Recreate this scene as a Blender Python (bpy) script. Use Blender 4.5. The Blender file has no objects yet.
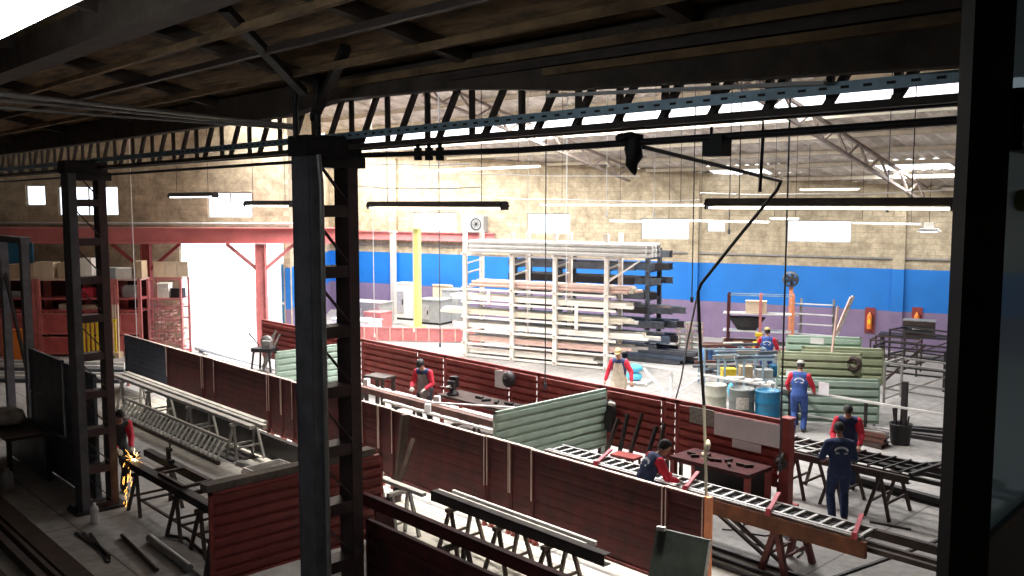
import bpy, math, random
from mathutils import Vector, Matrix
random.seed(7)
scene = bpy.context.scene
col = scene.collection
PI = math.pi
R = math.radians

# ------------------------------------------------------------------ frames
# x runs along the rows of screens (towards the photographer), y runs across the hall, z up.
FPX, EYE, HORIZON = 900.0, 5.5, 203.0
TH = math.atan((288 - HORIZON) / FPX)
YAW = R(46.7)
AX, AY = math.cos(YAW), -math.sin(YAW)      # hall x axis seen in view axes
BX, BY = math.sin(YAW), math.cos(YAW)       # hall y axis seen in view axes


def hall(X, Y):
    return (X * AX + Y * AY, X * BX + Y * BY)


def ray(px, py):
    a = (px - 512) / FPX
    b = (288 - py) / FPX
    X, Y, Z = a, math.cos(TH) + b * math.sin(TH), -math.sin(TH) + b * math.cos(TH)
    u, v = hall(X, Y)
    return Vector((u, v, Z)), Y


def gz(px, py, z=0.0):
    r, _ = ray(px, py)
    t = (z - EYE) / r.z
    return Vector((r.x * t, r.y * t, z))


def pv(px, py, v):
    r, _ = ray(px, py)
    t = v / r.y
    return Vector((r.x * t, v, EYE + r.z * t))


def pd(px, py, Y):
    r, ry = ray(px, py)
    t = Y / ry
    return Vector((r.x * t, r.y * t, EYE + r.z * t))


def H3(X, Y, Z):
    u, v = hall(X, Y)
    return Vector((u, v, Z))


# direction of the slanting back wall and of the gate wall
WD = Vector((*hall(.873, -.487), 0)).normalized()
WN = Vector((*hall(.487, .873), 0)).normalized()
GD = Vector((*hall(1, 0), 0)).normalized()
GN = Vector((*hall(0, 1), 0)).normalized()
RW = math.atan2(WD.y, WD.x)
RG = math.atan2(GD.y, GD.x)

# ------------------------------------------------------------------ materials
MATS = {}


def mat(name, c, rough=.6, metal=0.0, var=.25, scale=5.0, bump=0.0, dirt=None, stretch=None):
    m = bpy.data.materials.new(name)
    m.use_nodes = True
    nt = m.node_tree
    b = nt.nodes['Principled BSDF']
    b.inputs['Roughness'].default_value = rough
    b.inputs['Metallic'].default_value = metal
    tc = nt.nodes.new('ShaderNodeTexCoord')
    mp = nt.nodes.new('ShaderNodeMapping')
    if stretch:
        mp.inputs['Scale'].default_value = stretch
    nt.links.new(tc.outputs['Object'], mp.inputs['Vector'])
    n = nt.nodes.new('ShaderNodeTexNoise')
    n.inputs['Scale'].default_value = scale
    n.inputs['Detail'].default_value = 5
    n.inputs['Roughness'].default_value = .65
    nt.links.new(mp.outputs['Vector'], n.inputs['Vector'])
    r = nt.nodes.new('ShaderNodeValToRGB')
    lo = [max(0, x * (1 - var)) for x in c]
    hi = [min(1, x * (1 + var)) for x in c]
    if dirt:
        lo = dirt
    r.color_ramp.elements[0].position = .3
    r.color_ramp.elements[1].position = .68
    r.color_ramp.elements[0].color = (*lo, 1)
    r.color_ramp.elements[1].color = (*hi, 1)
    nt.links.new(n.outputs['Fac'], r.inputs['Fac'])
    nt.links.new(r.outputs['Color'], b.inputs['Base Color'])
    if bump:
        bp = nt.nodes.new('ShaderNodeBump')
        bp.inputs['Strength'].default_value = bump
        bp.inputs['Distance'].default_value = .03
        nt.links.new(n.outputs['Fac'], bp.inputs['Height'])
        nt.links.new(bp.outputs['Normal'], b.inputs['Normal'])
    MATS[name] = m
    return m


def emit(name, c, s):
    m = bpy.data.materials.new(name)
    m.use_nodes = True
    nt = m.node_tree
    nt.nodes.clear()
    e = nt.nodes.new('ShaderNodeEmission')
    e.inputs['Color'].default_value = (*c, 1)
    e.inputs['Strength'].default_value = s
    o = nt.nodes.new('ShaderNodeOutputMaterial')
    nt.links.new(e.outputs[0], o.inputs[0])
    MATS[name] = m
    return m


mat('red_paint', (.36, .066, .058), .5, 0, .3, 3.5, dirt=(.21, .040, .038))
mat('shelf_red', (.46, .10, .10), .5, 0, .25, 3)
mat('shelf_red_pale', (.56, .17, .16), .5, 0, .2, 3)
mat('lit_edge', (.58, .44, .40), .45, .1, .25, 6)  # pale colour paints the top-light highlight on screen rims and seams
mat('red_dark', (.082, .009, .011), .75, 0, .3, 2.5, dirt=(.032, .006, .008))
mat('red_bright', (.25, .042, .040), .5, 0, .2, 4)
mat('red_clamp', (.62, .05, .09), .45, 0, .15, 6)
mat('pink_red', (.58, .20, .20), .5, 0, .2, 3)
mat('beam_red', (.62, .20, .20), .5, 0, .15, 1.2)
mat('blue_dark', (.065, .080, .125), .55, 0, .3, 3)
mat('teal_dark', (.135, .150, .180), .5, .2, .35, 2)
mat('green_pale', (.42, .56, .47), .5, 0, .12, 3)
mat('green_olive', (.36, .40, .26), .5, 0, .15, 3)
mat('green_grey', (.33, .43, .36), .5, 0, .15, 3)
mat('steel_dark', (.030, .026, .028), .55, .3, .35, 5)
mat('steel_brown', (.060, .040, .034), .6, .2, .35, 5)
mat('rust', (.19, .066, .028), .7, .1, .45, 3, dirt=(.075, .028, .016))
mat('trestle_red', (.15, .045, .042), .65, 0, .35, 4)
mat('rust_dark', (.14, .060, .045), .65, .1, .4, 3, dirt=(.07, .035, .03))
mat('steel_grey', (.33, .32, .31), .45, .55, .2, 6)
mat('steel_light', (.62, .61, .60), .4, .5, .15, 6)
mat('column_paint', (.095, .062, .066), .5, .2, .3, 4)
mat('column_grey', (.15, .15, .175), .45, .3, .3, 4)
mat('white_paint', (.86, .82, .75), .5, 0, .08, 3)
mat('white_plain', (.82, .82, .84), .6, 0, .05, 3)
mat('cream_bar', (.74, .68, .55), .5, .1, .12, 4)
mat('pink_bar', (.66, .46, .40), .5, .1, .15, 4)
mat('pale_bar', (.66, .66, .64), .4, .3, .12, 4)
mat('dark_bar', (.10, .11, .13), .5, .4, .3, 4)
mat('blue_pipe', (.12, .16, .22), .4, .5, .2, 4)
mat('truss_blue', (.34, .48, .60), .45, .3, .3, 5)
mat('truss_tan', (.27, .22, .19), .6, .1, .3, 5)
mat('truss_brown', (.075, .055, .048), .6, .2, .35, 5)
mat('timber', (.27, .17, .085), .8, 0, .5, 2.6, bump=.5, stretch=(.6, 3.0, 1), dirt=(.05, .034, .024))
mat('timber_beam', (.085, .064, .052), .8, 0, .4, 3)
mat('weathered', (.16, .125, .105), .8, 0, .4, 5)
mat('yellow', (.75, .55, .03), .5, 0, .15, 5)
mat('lime', (.78, .78, .26), .5, 0, .1, 3)
mat('blue_grey', (.26, .36, .44), .5, .1, .25, 4)
mat('orange', (.80, .22, .03), .5, 0, .2, 5)
mat('orange_post', (.70, .26, .13), .5, 0, .2, 5)
mat('drum_blue', (.012, .13, .25), .35, .1, .15, 4)
mat('drum_grey', (.12, .135, .13), .5, .2, .25, 4)
mat('drum_pale', (.36, .37, .31), .5, .1, .2, 4)
mat('black', (.010, .010, .011), .6, 0, .2, 5)
mat('rubber', (.02, .02, .022), .7, 0, .2, 5)
mat('cardboard', (.50, .37, .24), .8, 0, .15, 3)
mat('cardboard_pale', (.68, .55, .40), .8, 0, .12, 3)
mat('plastic_grey', (.35, .36, .36), .5, 0, .15, 4)
mat('board_dark', (.050, .062, .056), .4, 0, .6, 2.2, dirt=(.018, .022, .022))
mat('board_blue', (.02, .13, .36), .5, 0, .3, 1.3, dirt=(.04, .17, .12))
mat('cloth_blue', (.10, .25, .62), .8, 0, .25, 6)
mat('cloth_sky', (.10, .46, .68), .8, 0, .2, 6)
mat('bag', (.42, .40, .37), .8, 0, .25, 4, bump=.4)
mat('olive_knob', (.22, .18, .02), .4, 0, .15, 5)
mat('skin', (.42, .22, .15), .55, 0, .1, 12)
mat('hair_black', (.012, .010, .010), .7, 0, .3, 30)
mat('sleeve_red', (.62, .025, .055), .8, 0, .18, 9)
mat('overall_blue', (.035, .085, .30), .8, 0, .22, 8)
mat('overall_navy', (.022, .040, .115), .8, 0, .22, 8)
mat('overall_dark', (.02, .02, .028), .8, 0, .25, 8)
mat('apron', (.22, .21, .21), .8, 0, .2, 8)
mat('vest_tan', (.50, .44, .34), .8, 0, .2, 8)
mat('trouser_tan', (.42, .36, .27), .8, 0, .2, 8)
mat('glove', (.52, .50, .45), .8, 0, .2, 10)
mat('boot', (.03, .026, .024), .6, 0, .2, 8)
mat('cap_grey', (.42, .41, .38), .8, 0, .15, 10)
mat('cap_tan', (.45, .33, .16), .8, 0, .15, 10)
mat('print_white', (.78, .80, .84), .7, 0, .05, 10)
mat('lip', (.30, .09, .08), .5, 0, .1, 10)
mat('eye_dark', (.02, .015, .012), .25, 0, .1, 10)
mat('notice', (.40, .38, .34), .7, 0, .25, 22, dirt=(.16, .15, .14))
mat('sheet_white', (.90, .90, .96), .45, 0, .06, 4)
mat('office_frame', (.010, .008, .008), .6, 0, .3, 6)
mat('office_brown', (.020, .010, .008), .6, 0, .3, 6)
mat('outside_ground', (.86, .85, .83), .9, 0, .08, 1)
mat('plaster_brown', (.16, .13, .10), .9, 0, .2, 1)
emit('tube_light', (1, .98, .92), 5)
emit('lamp_panel', (.92, 1, 1), 11)
emit('skylight_sheet', (.96, .97, 1), 3.2)
emit('spark', (1, .46, .09), 5)
emit('spark_core', (1, .74, .30), 12)


def nodes_of(m):
    return m.node_tree, m.node_tree.nodes['Principled BSDF']


def brick_mat(name, c1, c2, mortar):
    """rough block masonry"""
    m = bpy.data.materials.new(name)
    m.use_nodes = True
    nt, b = nodes_of(m)
    b.inputs['Roughness'].default_value = .9
    tc = nt.nodes.new('ShaderNodeTexCoord')
    mp = nt.nodes.new('ShaderNodeMapping')
    mp.inputs['Rotation'].default_value = (R(90), 0, 0)
    nt.links.new(tc.outputs['Object'], mp.inputs['Vector'])
    n = nt.nodes.new('ShaderNodeTexNoise')
    n.inputs['Scale'].default_value = 1.7
    n.inputs['Detail'].default_value = 10
    n.inputs['Roughness'].default_value = .80
    nt.links.new(tc.outputs['Object'], n.inputs['Vector'])
    rp = nt.nodes.new('ShaderNodeValToRGB')
    rp.color_ramp.elements[0].position = .34
    rp.color_ramp.elements[1].position = .62
    rp.color_ramp.elements[0].color = (*c1, 1)
    rp.color_ramp.elements[1].color = (*c2, 1)
    nt.links.new(n.outputs['Fac'], rp.inputs['Fac'])
    br = nt.nodes.new('ShaderNodeTexBrick')
    br.inputs['Scale'].default_value = 1
    br.inputs['Brick Width'].default_value = .40
    br.inputs['Row Height'].default_value = .20
    br.inputs['Mortar Size'].default_value = .010
    br.inputs['Mortar Smooth'].default_value = .6
    br.inputs['Mortar'].default_value = (*mortar, 1)
    nt.links.new(mp.outputs['Vector'], br.inputs['Vector'])
    nt.links.new(rp.outputs['Color'], br.inputs['Color1'])
    hs = nt.nodes.new('ShaderNodeHueSaturation')
    hs.inputs['Value'].default_value = .86
    nt.links.new(rp.outputs['Color'], hs.inputs['Color'])
    nt.links.new(hs.outputs['Color'], br.inputs['Color2'])
    nt.links.new(br.outputs['Color'], b.inputs['Base Color'])
    bp = nt.nodes.new('ShaderNodeBump')
    bp.inputs['Strength'].default_value = .5
    bp.inputs['Distance'].default_value = .03
    nt.links.new(br.outputs['Fac'], bp.inputs['Height'])
    bp.invert = True
    nt.links.new(bp.outputs['Normal'], b.inputs['Normal'])
    MATS[name] = m


brick_mat('brick_tan', (.24, .19, .125), (.64, .54, .38), (.36, .30, .215))


def floor_mat():
    m = bpy.data.materials.new('concrete_floor')
    m.use_nodes = True
    nt, b = nodes_of(m)
    tc = nt.nodes.new('ShaderNodeTexCoord')
    n1 = nt.nodes.new('ShaderNodeTexNoise')
    n1.inputs['Scale'].default_value = .45
    n1.inputs['Detail'].default_value = 8
    n1.inputs['Roughness'].default_value = .65
    n2 = nt.nodes.new('ShaderNodeTexNoise')
    n2.inputs['Scale'].default_value = 6
    n2.inputs['Detail'].default_value = 6
    for n in (n1, n2):
        nt.links.new(tc.outputs['Object'], n.inputs['Vector'])
    r1 = nt.nodes.new('ShaderNodeValToRGB')
    r1.color_ramp.elements[0].position = .32
    r1.color_ramp.elements[1].position = .66
    r1.color_ramp.elements[0].color = (.27, .255, .245, 1)
    r1.color_ramp.elements[1].color = (.42, .405, .39, 1)
    nt.links.new(n1.outputs['Fac'], r1.inputs['Fac'])
    r2 = nt.nodes.new('ShaderNodeValToRGB')
    r2.color_ramp.elements[0].position = .30
    r2.color_ramp.elements[1].position = .60
    r2.color_ramp.elements[0].color = (.72, .71, .70, 1)
    r2.color_ramp.elements[1].color = (1, 1, 1, 1)
    nt.links.new(n2.outputs['Fac'], r2.inputs['Fac'])
    mx = nt.nodes.new('ShaderNodeMix')
    mx.data_type = 'RGBA'
    mx.blend_type = 'MULTIPLY'
    mx.inputs[0].default_value = 1
    nt.links.new(r1.outputs['Color'], mx.inputs[6])
    nt.links.new(r2.outputs['Color'], mx.inputs[7])
    # slab joints
    br = nt.nodes.new('ShaderNodeTexBrick')
    br.offset = 0
    br.inputs['Scale'].default_value = 1
    br.inputs['Brick Width'].default_value = 3.2
    br.inputs['Row Height'].default_value = 2.4
    br.inputs['Mortar Size'].default_value = .018
    br.inputs['Color1'].default_value = (1, 1, 1, 1)
    br.inputs['Color2'].default_value = (.93, .93, .93, 1)
    br.inputs['Mortar'].default_value = (.45, .44, .43, 1)
    nt.links.new(tc.outputs['Object'], br.inputs['Vector'])
    mx2 = nt.nodes.new('ShaderNodeMix')
    mx2.data_type = 'RGBA'
    mx2.blend_type = 'MULTIPLY'
    mx2.inputs[0].default_value = 1
    nt.links.new(mx.outputs[2], mx2.inputs[6])
    nt.links.new(br.outputs['Color'], mx2.inputs[7])
    nt.links.new(mx2.outputs[2], b.inputs['Base Color'])
    b.inputs['Roughness'].default_value = .62
    MATS['concrete_floor'] = m


floor_mat()
mat('wall_blue', (.012, .17, .56), .55, 0, .10, .8)
mat('wall_purple', (.22, .16, .27), .7, 0, .15, 1.2)
mat('roof_sheet', (.66, .61, .54), .7, 0, .3, 1.4, dirt=(.34, .29, .24))


def glass_mat(name, tint, mixf):
    m = bpy.data.materials.new(name)
    m.use_nodes = True
    nt = m.node_tree
    nt.nodes.clear()
    o = nt.nodes.new('ShaderNodeOutputMaterial')
    t = nt.nodes.new('ShaderNodeBsdfTransparent')
    t.inputs['Color'].default_value = (*tint, 1)
    g = nt.nodes.new('ShaderNodeBsdfPrincipled')
    g.inputs['Base Color'].default_value = (.22, .25, .27, 1)
    g.inputs['Roughness'].default_value = .25
    mx = nt.nodes.new('ShaderNodeMixShader')
    mx.inputs[0].default_value = mixf
    nt.links.new(t.outputs[0], mx.inputs[1])
    nt.links.new(g.outputs[0], mx.inputs[2])
    nt.links.new(mx.outputs[0], o.inputs[0])
    MATS[name] = m


glass_mat('dirty_glass', (.50, .56, .58), .62)
nt_ = MATS['dirty_glass'].node_tree
tl_ = nt_.nodes.new('ShaderNodeBsdfTranslucent')
tl_.inputs['Color'].default_value = (.30, .36, .39, 1)
mx_ = [n for n in nt_.nodes if n.type == 'MIX_SHADER'][0]
nt_.links.new(tl_.outputs[0], mx_.inputs[2])
glass_mat('window_glass', (.95, .97, 1), .12)


# ------------------------------------------------------------------ mesh builder
class MB:
    def __init__(self):
        self.v, self.f, self.sm, self.mi = [], [], [], []
        self.cur = 0

    def _add(self, vs, fs, smooth=False):
        o = len(self.v)
        self.v += [Vector(x) for x in vs]
        for f in fs:
            self.f.append([i + o for i in f])
            self.sm.append(smooth)
            self.mi.append(self.cur)
        return self

    def box(self, c, s, M=None):
        c = Vector(c)
        hx, hy, hz = s[0] / 2, s[1] / 2, s[2] / 2
        vs = [Vector((x, y, z)) for x in (-hx, hx) for y in (-hy, hy) for z in (-hz, hz)]
        if M is not None:
            vs = [M @ p for p in vs]
        vs = [p + c for p in vs]
        return self._add(vs, [(0, 1, 3, 2), (4, 6, 7, 5), (0, 4, 5, 1), (2, 3, 7, 6), (0, 2, 6, 4), (1, 5, 7, 3)])

    def span(self, a, b):
        a, b = Vector(a), Vector(b)
        d = b - a
        return self.box((a + b) / 2, (abs(d.x), abs(d.y), abs(d.z)))

    def bar(self, p, q, w, h, up=(0, 0, 1)):
        """rectangular bar from p to q, w across, h along `up`"""
        p, q = Vector(p), Vector(q)
        d = q - p
        L = d.length
        if L < 1e-6:
            return self
        d /= L
        up = Vector(up)
        if abs(d.dot(up)) > .98:
            up = Vector((0, 1, 0)) if abs(d.y) < .9 else Vector((1, 0, 0))
        s = d.cross(up).normalized()
        t = s.cross(d).normalized()
        M = Matrix((d, s, t)).transposed()
        return self.box((p + q) / 2, (L, w, h), M)

    def channel(self, p, q, w, h, th=.012, up=(0, 0, 1)):
        """C section: web plus two flanges"""
        p, q = Vector(p), Vector(q)
        d = (q - p).normalized()
        up = Vector(up)
        s = d.cross(up).normalized()
        t = s.cross(d).normalized()
        self.bar(p + s * (w / 2 - th / 2), q + s * (w / 2 - th / 2), th, h, t)
        for k in (-1, 1):
            o = t * k * (h / 2 - th / 2)
            self.bar(p + o, q + o, w, th, t)
        return self

    def tube(self, p, q, r, n=10, r2=None):
        p, q = Vector(p), Vector(q)
        if r2 is None:
            r2 = r
        d = (q - p)
        if d.length < 1e-6:
            return self
        d.normalize()
        a = d.orthogonal().normalized()
        b = d.cross(a)
        ring = [(a * math.cos(2 * PI * i / n) + b * math.sin(2 * PI * i / n)) for i in range(n)]
        vs = [p + k * r for k in ring] + [q + k * r2 for k in ring]
        self._add(vs, [(i, (i + 1) % n, n + (i + 1) % n, n + i) for i in range(n)], True)
        self._add([p + k * r for k in ring], [tuple(range(n))[::-1]])
        self._add([q + k * r2 for k in ring], [tuple(range(n))])
        return self

    def path(self, pts, r, n=8):
        pts = [Vector(p) for p in pts]
        rings = []
        a = None
        for i, p in enumerate(pts):
            d = (pts[min(i + 1, len(pts) - 1)] - pts[max(i - 1, 0)]).normalized()
            if a is None:
                a = d.orthogonal().normalized()
            a = (a - d * a.dot(d)).normalized()
            b = d.cross(a)
            rings.append([p + (a * math.cos(2 * PI * k / n) + b * math.sin(2 * PI * k / n)) * r for k in range(n)])
        vs = [x for rg in rings for x in rg]
        fs = [(i * n + k, i * n + (k + 1) % n, (i + 1) * n + (k + 1) % n, (i + 1) * n + k) for i in range(len(pts) - 1) for k in range(n)]
        self._add(vs, fs, True)
        self._add(rings[0], [tuple(range(n))[::-1]])
        self._add(rings[-1], [tuple(range(n))])
        return self

    def lathe(self, prof, c=(0, 0, 0), n=20, axis='z'):
        c = Vector(c)
        vs = []
        for (r, h) in prof:
            for k in range(n):
                a = 2 * PI * k / n
                p = Vector((r * math.cos(a), r * math.sin(a), h))
                if axis == 'y':
                    p = Vector((p.x, p.z, p.y))
                if axis == 'x':
                    p = Vector((p.z, p.x, p.y))
                vs.append(p + c)
        fs = [(i * n + k, i * n + (k + 1) % n, (i + 1) * n + (k + 1) % n, (i + 1) * n + k) for i in range(len(prof) - 1) for k in range(n)]
        return self._add(vs, fs, True)

    def ball(self, c, r, n=12, s=(1, 1, 1)):
        c = Vector(c)
        m = n // 2
        vs, fs = [], []
        for i in range(m + 1):
            t = PI * i / m
            for k in range(n):
                a = 2 * PI * k / n
                vs.append(c + Vector((r * s[0] * math.sin(t) * math.cos(a), r * s[1] * math.sin(t) * math.sin(a), r * s[2] * math.cos(t))))
        for i in range(m):
            for k in range(n):
                fs.append((i * n + k, (i + 1) * n + k, (i + 1) * n + (k + 1) % n, i * n + (k + 1) % n))
        return self._add(vs, fs, True)

    def prism(self, poly, p0, ex, ey, ez, depth):
        """polygon (a, b) in plane (ex, ey) at p0, extruded `depth` along ez"""
        p0, ex, ey, ez = Vector(p0), Vector(ex), Vector(ey), Vector(ez)
        n = len(poly)
        A = [p0 + ex * a + ey * b for a, b in poly]
        B = [x + ez * depth for x in A]
        return self._add(A + B, [tuple(range(n))[::-1], tuple(range(n, 2 * n))] + [(i, (i + 1) % n, n + (i + 1) % n, n + i) for i in range(n)])

    def xform(self, M):
        self.v = [M @ x for x in self.v]
        return self

    def build(self, name, mats, parent=None, world=False):
        me = bpy.data.meshes.new(name)
        vs = self.v
        if parent is not None and world:
            Mi = (Matrix.Translation(parent.location) @ Matrix.Rotation(parent.rotation_euler.z, 4, 'Z')).inverted()
            vs = [Mi @ x for x in vs]
        me.from_pydata([tuple(x) for x in vs], [], self.f)
        if isinstance(mats, str):
            mats = [mats]
        for m in mats:
            me.materials.append(MATS[m])
        me.polygons.foreach_set('use_smooth', self.sm)
        me.polygons.foreach_set('material_index', self.mi)
        me.update()
        o = bpy.data.objects.new(name, me)
        col.objects.link(o)
        if parent is not None:
            o.parent = parent
        return o


def tag(o, label=None, cat=None, group=None, kind=None):
    if label:
        o['label'] = label
    if cat:
        o['category'] = cat
    if group:
        o['group'] = group
    if kind:
        o['kind'] = kind
    return o


def thing(name, label, cat, loc=(0, 0, 0), rz=0.0, group=None, kind=None):
    o = bpy.data.objects.new(name, None)
    o.empty_display_size = .1
    col.objects.link(o)
    o.location = Vector(loc)
    o.rotation_euler = (0, 0, rz)
    return tag(o, label, cat, group, kind)


def solo(name, mb, mats, label, cat, group=None, kind=None, loc=None, rz=0):
    """a thing that is one mesh; its origin is put at the base of its shape"""
    if loc is None:
        lo = Vector((min(v.x for v in mb.v), min(v.y for v in mb.v), min(v.z for v in mb.v)))
        hi = Vector((max(v.x for v in mb.v), max(v.y for v in mb.v), max(v.z for v in mb.v)))
        loc = Vector(((lo.x + hi.x) / 2, (lo.y + hi.y) / 2, lo.z))
        mb.v = [v - loc for v in mb.v]
    o = mb.build(name, mats)
    o.location = loc
    o.rotation_euler = (0, 0, rz)
    return tag(o, label, cat, group, kind)


def copy_tree(o, parent=None):
    c = o.copy()
    col.objects.link(c)
    if parent is not None:
        c.parent = parent
    for ch in list(o.children):
        copy_tree(ch, c)
    return c


ORD = ['first', 'second', 'third', 'fourth', 'fifth', 'sixth', 'seventh', 'eighth', 'ninth', 'tenth', 'eleventh', 'twelfth', 'thirteenth', 'fourteenth', 'fifteenth', 'sixteenth', 'seventeenth', 'eighteenth']

# ================================================================== SETTING
# floor
m = MB()
m.span((-48, -8, -.25), (6, 48, 0))
tag(m.build('floor', 'concrete_floor'), 'grey concrete workshop floor', 'floor', kind='structure')
m = MB()
gp = H3(-22, 36, 0)
m.span((-95, 0, -.40), (-20, 90, -.27))
tag(m.build('ground', 'outside_ground'), 'sunlit pale paving outside the open gate', 'ground', kind='structure')


def roof_z(v):
    return 14.5 - .25 * v if v > 18.4 else 9.9 - (18.4 - v) * .238


def holed_wall(name, p0, d, nrm, L, top, bands, holes, label, th=.22, cat='wall'):
    """wall along d from p0, z bands [(z0, material)], holes [(x0, x1, z0, z1)], sloping top(x)"""
    xs = sorted({0, L, *[h[0] for h in holes], *[h[1] for h in holes], *[L * i / 8 for i in range(1, 8)]})
    zs = sorted({b[0] for b in bands} | {h[2] for h in holes} | {h[3] for h in holes})
    mb = MB()
    names = []
    for b in bands:
        if b[1] not in names:
            names.append(b[1])
    o = tag(bpy.data.objects.new('tmp', None))
    bpy.data.objects.remove(o)
    for i in range(len(xs) - 1):
        xa, xb = xs[i], xs[i + 1]
        xm = (xa + xb) / 2
        for j in range(len(zs)):
            za = zs[j]
            zb = zs[j + 1] if j + 1 < len(zs) else None
            zm = za + .01 if zb is None else (za + zb) / 2
            if any(h[0] < xm < h[1] and h[2] < zm < h[3] for h in holes):
                continue
            bm = [b for b in bands if b[0] <= za + 1e-6][-1][1]
            mb.cur = names.index(bm)
            ta = zb if zb is not None else max(top(xa), za + .05)
            tb = zb if zb is not None else max(top(xb), za + .05)
            vs = [(xa, 0, za), (xb, 0, za), (xb, 0, tb), (xa, 0, ta), (xa, th, za), (xb, th, za), (xb, th, tb), (xa, th, ta)]
            mb._add(vs, [(0, 1, 2, 3), (5, 4, 7, 6), (0, 4, 5, 1), (3, 2, 6, 7), (0, 3, 7, 4), (1, 5, 6, 2)])
    ob = mb.build(name, names)
    ob.location = p0
    ob.rotation_euler = (0, 0, math.atan2(d.y, d.x))
    tag(ob, label, cat, kind='structure')
    return ob


def on_wall(px, py, p0, d, nrm):
    r, _ = ray(px, py)
    e = Vector((0, 0, EYE))
    t = (p0 - e).dot(nrm) / r.dot(nrm)
    p = e + r * t
    return (p - p0).dot(d), p.z


# gate wall (faces the photographer, far left)
GP = H3(-27, 34, 0)
GL = 27 - 8.4
gate_x0 = on_wall(181, 300, GP, GD, GN)[0]
gholes = [(gate_x0, GL - .25, 0, 3.98)]
wins = []


def win_rect(x0, y0, x1, y1, P, D_, N):
    a, zt = on_wall(x0, y0, P, D_, N)
    b, zb = on_wall(x1, y1, P, D_, N)
    return (a, b, zb, zt)


for r_ in ((25, 185, 46, 206), (57, 186, 119, 216), (207, 192, 253, 218)):
    w_ = win_rect(*r_, GP, GD, GN)
    gholes.append(w_)
    wins.append((w_, GP, GD, RG))


def top_line(P, D_):
    return lambda x: roof_z((P + D_ * x).y) - .02


holed_wall('wall_left', GP, GD, GN, GL, top_line(GP, GD), [(0, 'brick_tan')], gholes, 'tan block wall with the open gate and high windows, far left of hall')

# back wall (slanting)
BP = H3(-9.4, 46.55, 0)
BL = 46.0
bholes = []
for r_ in ((413, 212, 456, 232), (527, 213, 570, 234), (641, 218, 700, 240), (707, 220, 725, 232), (787, 220, 851, 243)):
    w_ = win_rect(*r_, BP, WD, WN)
    bholes.append(w_)
    wins.append((w_, BP, WD, RW))
holed_wall('wall_back', BP, WD, WN, BL, top_line(BP, WD), [(0, 'wall_purple'), (1.48, 'wall_blue'), (3.06, 'brick_tan')], bholes,
           'long back wall painted purple and blue below bare tan blocks')
# short return wall between gate wall and back wall
CP = H3(-8.4, 34.0, 0)
cd = (BP - CP)
cl = cd.length
cd = cd.normalized()
holed_wall('wall_corner', CP, cd, Vector((-cd.y, cd.x, 0)), cl, top_line(CP, cd), [(0, 'wall_purple'), (1.48, 'wall_blue'), (3.06, 'brick_tan')], [],
           'short return wall with blue band beside the open gate', th=.2)
# enclosing walls outside the picture
m = MB(); m.span((GP.x - .2, -8, 0), (GP.x, GP.y + .1, 9.5))
tag(m.build('wall_side', 'plaster_brown'), 'plain side wall left of the hall', 'wall', kind='structure')
m = MB(); m.span((-48, -8.2, 0), (6, -8, 10.5))
tag(m.build('wall_near', 'plaster_brown'), 'plain wall behind the office', 'wall', kind='structure')
m = MB(); m.span((2.6, -8, 0), (2.8, 46, 11))
tag(m.build('wall_right', 'plaster_brown'), 'plain wall right of the hall', 'wall', kind='structure')

# windows
for i, (w_, P, D_, rz) in enumerate(wins):
    x0, x1, z0, z1 = w_
    wd, hh = x1 - x0, z1 - z0
    base = P + D_ * ((x0 + x1) / 2)
    o = thing('window_%d' % (i + 1), None, None, (base.x, base.y, z0), rz, kind='structure')
    tag(o, 'high bright window, %s from the left along the far walls' % ORD[i], 'window')
    f = MB()
    t = .05
    f.box((0, .1, t / 2), (wd, .08, t)).box((0, .1, hh - t / 2), (wd, .08, t))
    f.box((-wd / 2 + t / 2, .1, hh / 2), (t, .08, hh)).box((wd / 2 - t / 2, .1, hh / 2), (t, .08, hh))
    if wd > 1.5:
        f.box((0, .1, hh / 2), (.04, .07, hh))
    f.build('window_frame', 'pale_bar', o)
    g = MB()
    g.box((0, .11, hh / 2), (wd - 2 * t, .008, hh - 2 * t))
    g.build('window_pane', 'window_glass', o)

# roof over the far bays: corrugated sheet with skylight strips
def roof_lim(u):
    """how far back the roof reaches at u (just past the outer walls)"""
    if u < CP.x:
        g = GP.y + (u - GP.x) / GD.x * GD.y + .4
        if u < BP.x:
            return g
        return max(g, CP.y + (u - CP.x) / cd.x * cd.y) if False else max(g, BP.y + (u - BP.x) / WD.x * WD.y + .4)
    return BP.y + (u - BP.x) / WD.x * WD.y + .4


def roof_patch(mb, u0, u1, v0, v1, dz=0.0):
    n = max(2, int((u1 - u0) / .22))
    vs, fs = [], []
    for i in range(n + 1):
        u = u0 + (u1 - u0) * i / n
        zz = .075 if i % 2 else 0
        lim = roof_lim(u)
        a, b = min(v0, lim), min(v1, lim)
        vs += [(u, a, roof_z(a) + zz + dz), (u, b, roof_z(b) + zz + dz), (u, a, roof_z(a) + zz + .04 + dz), (u, b, roof_z(b) + zz + .04 + dz)]
    for i in range(n):
        a = 4 * i
        if abs(vs[a][1] - vs[a + 1][1]) < 1e-4 and abs(vs[a + 4][1] - vs[a + 5][1]) < 1e-4:
            continue
        fs += [(a, a + 1, a + 5, a + 4), (a + 2, a + 6, a + 7, a + 3)]
    mb._add(vs, fs)


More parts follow.
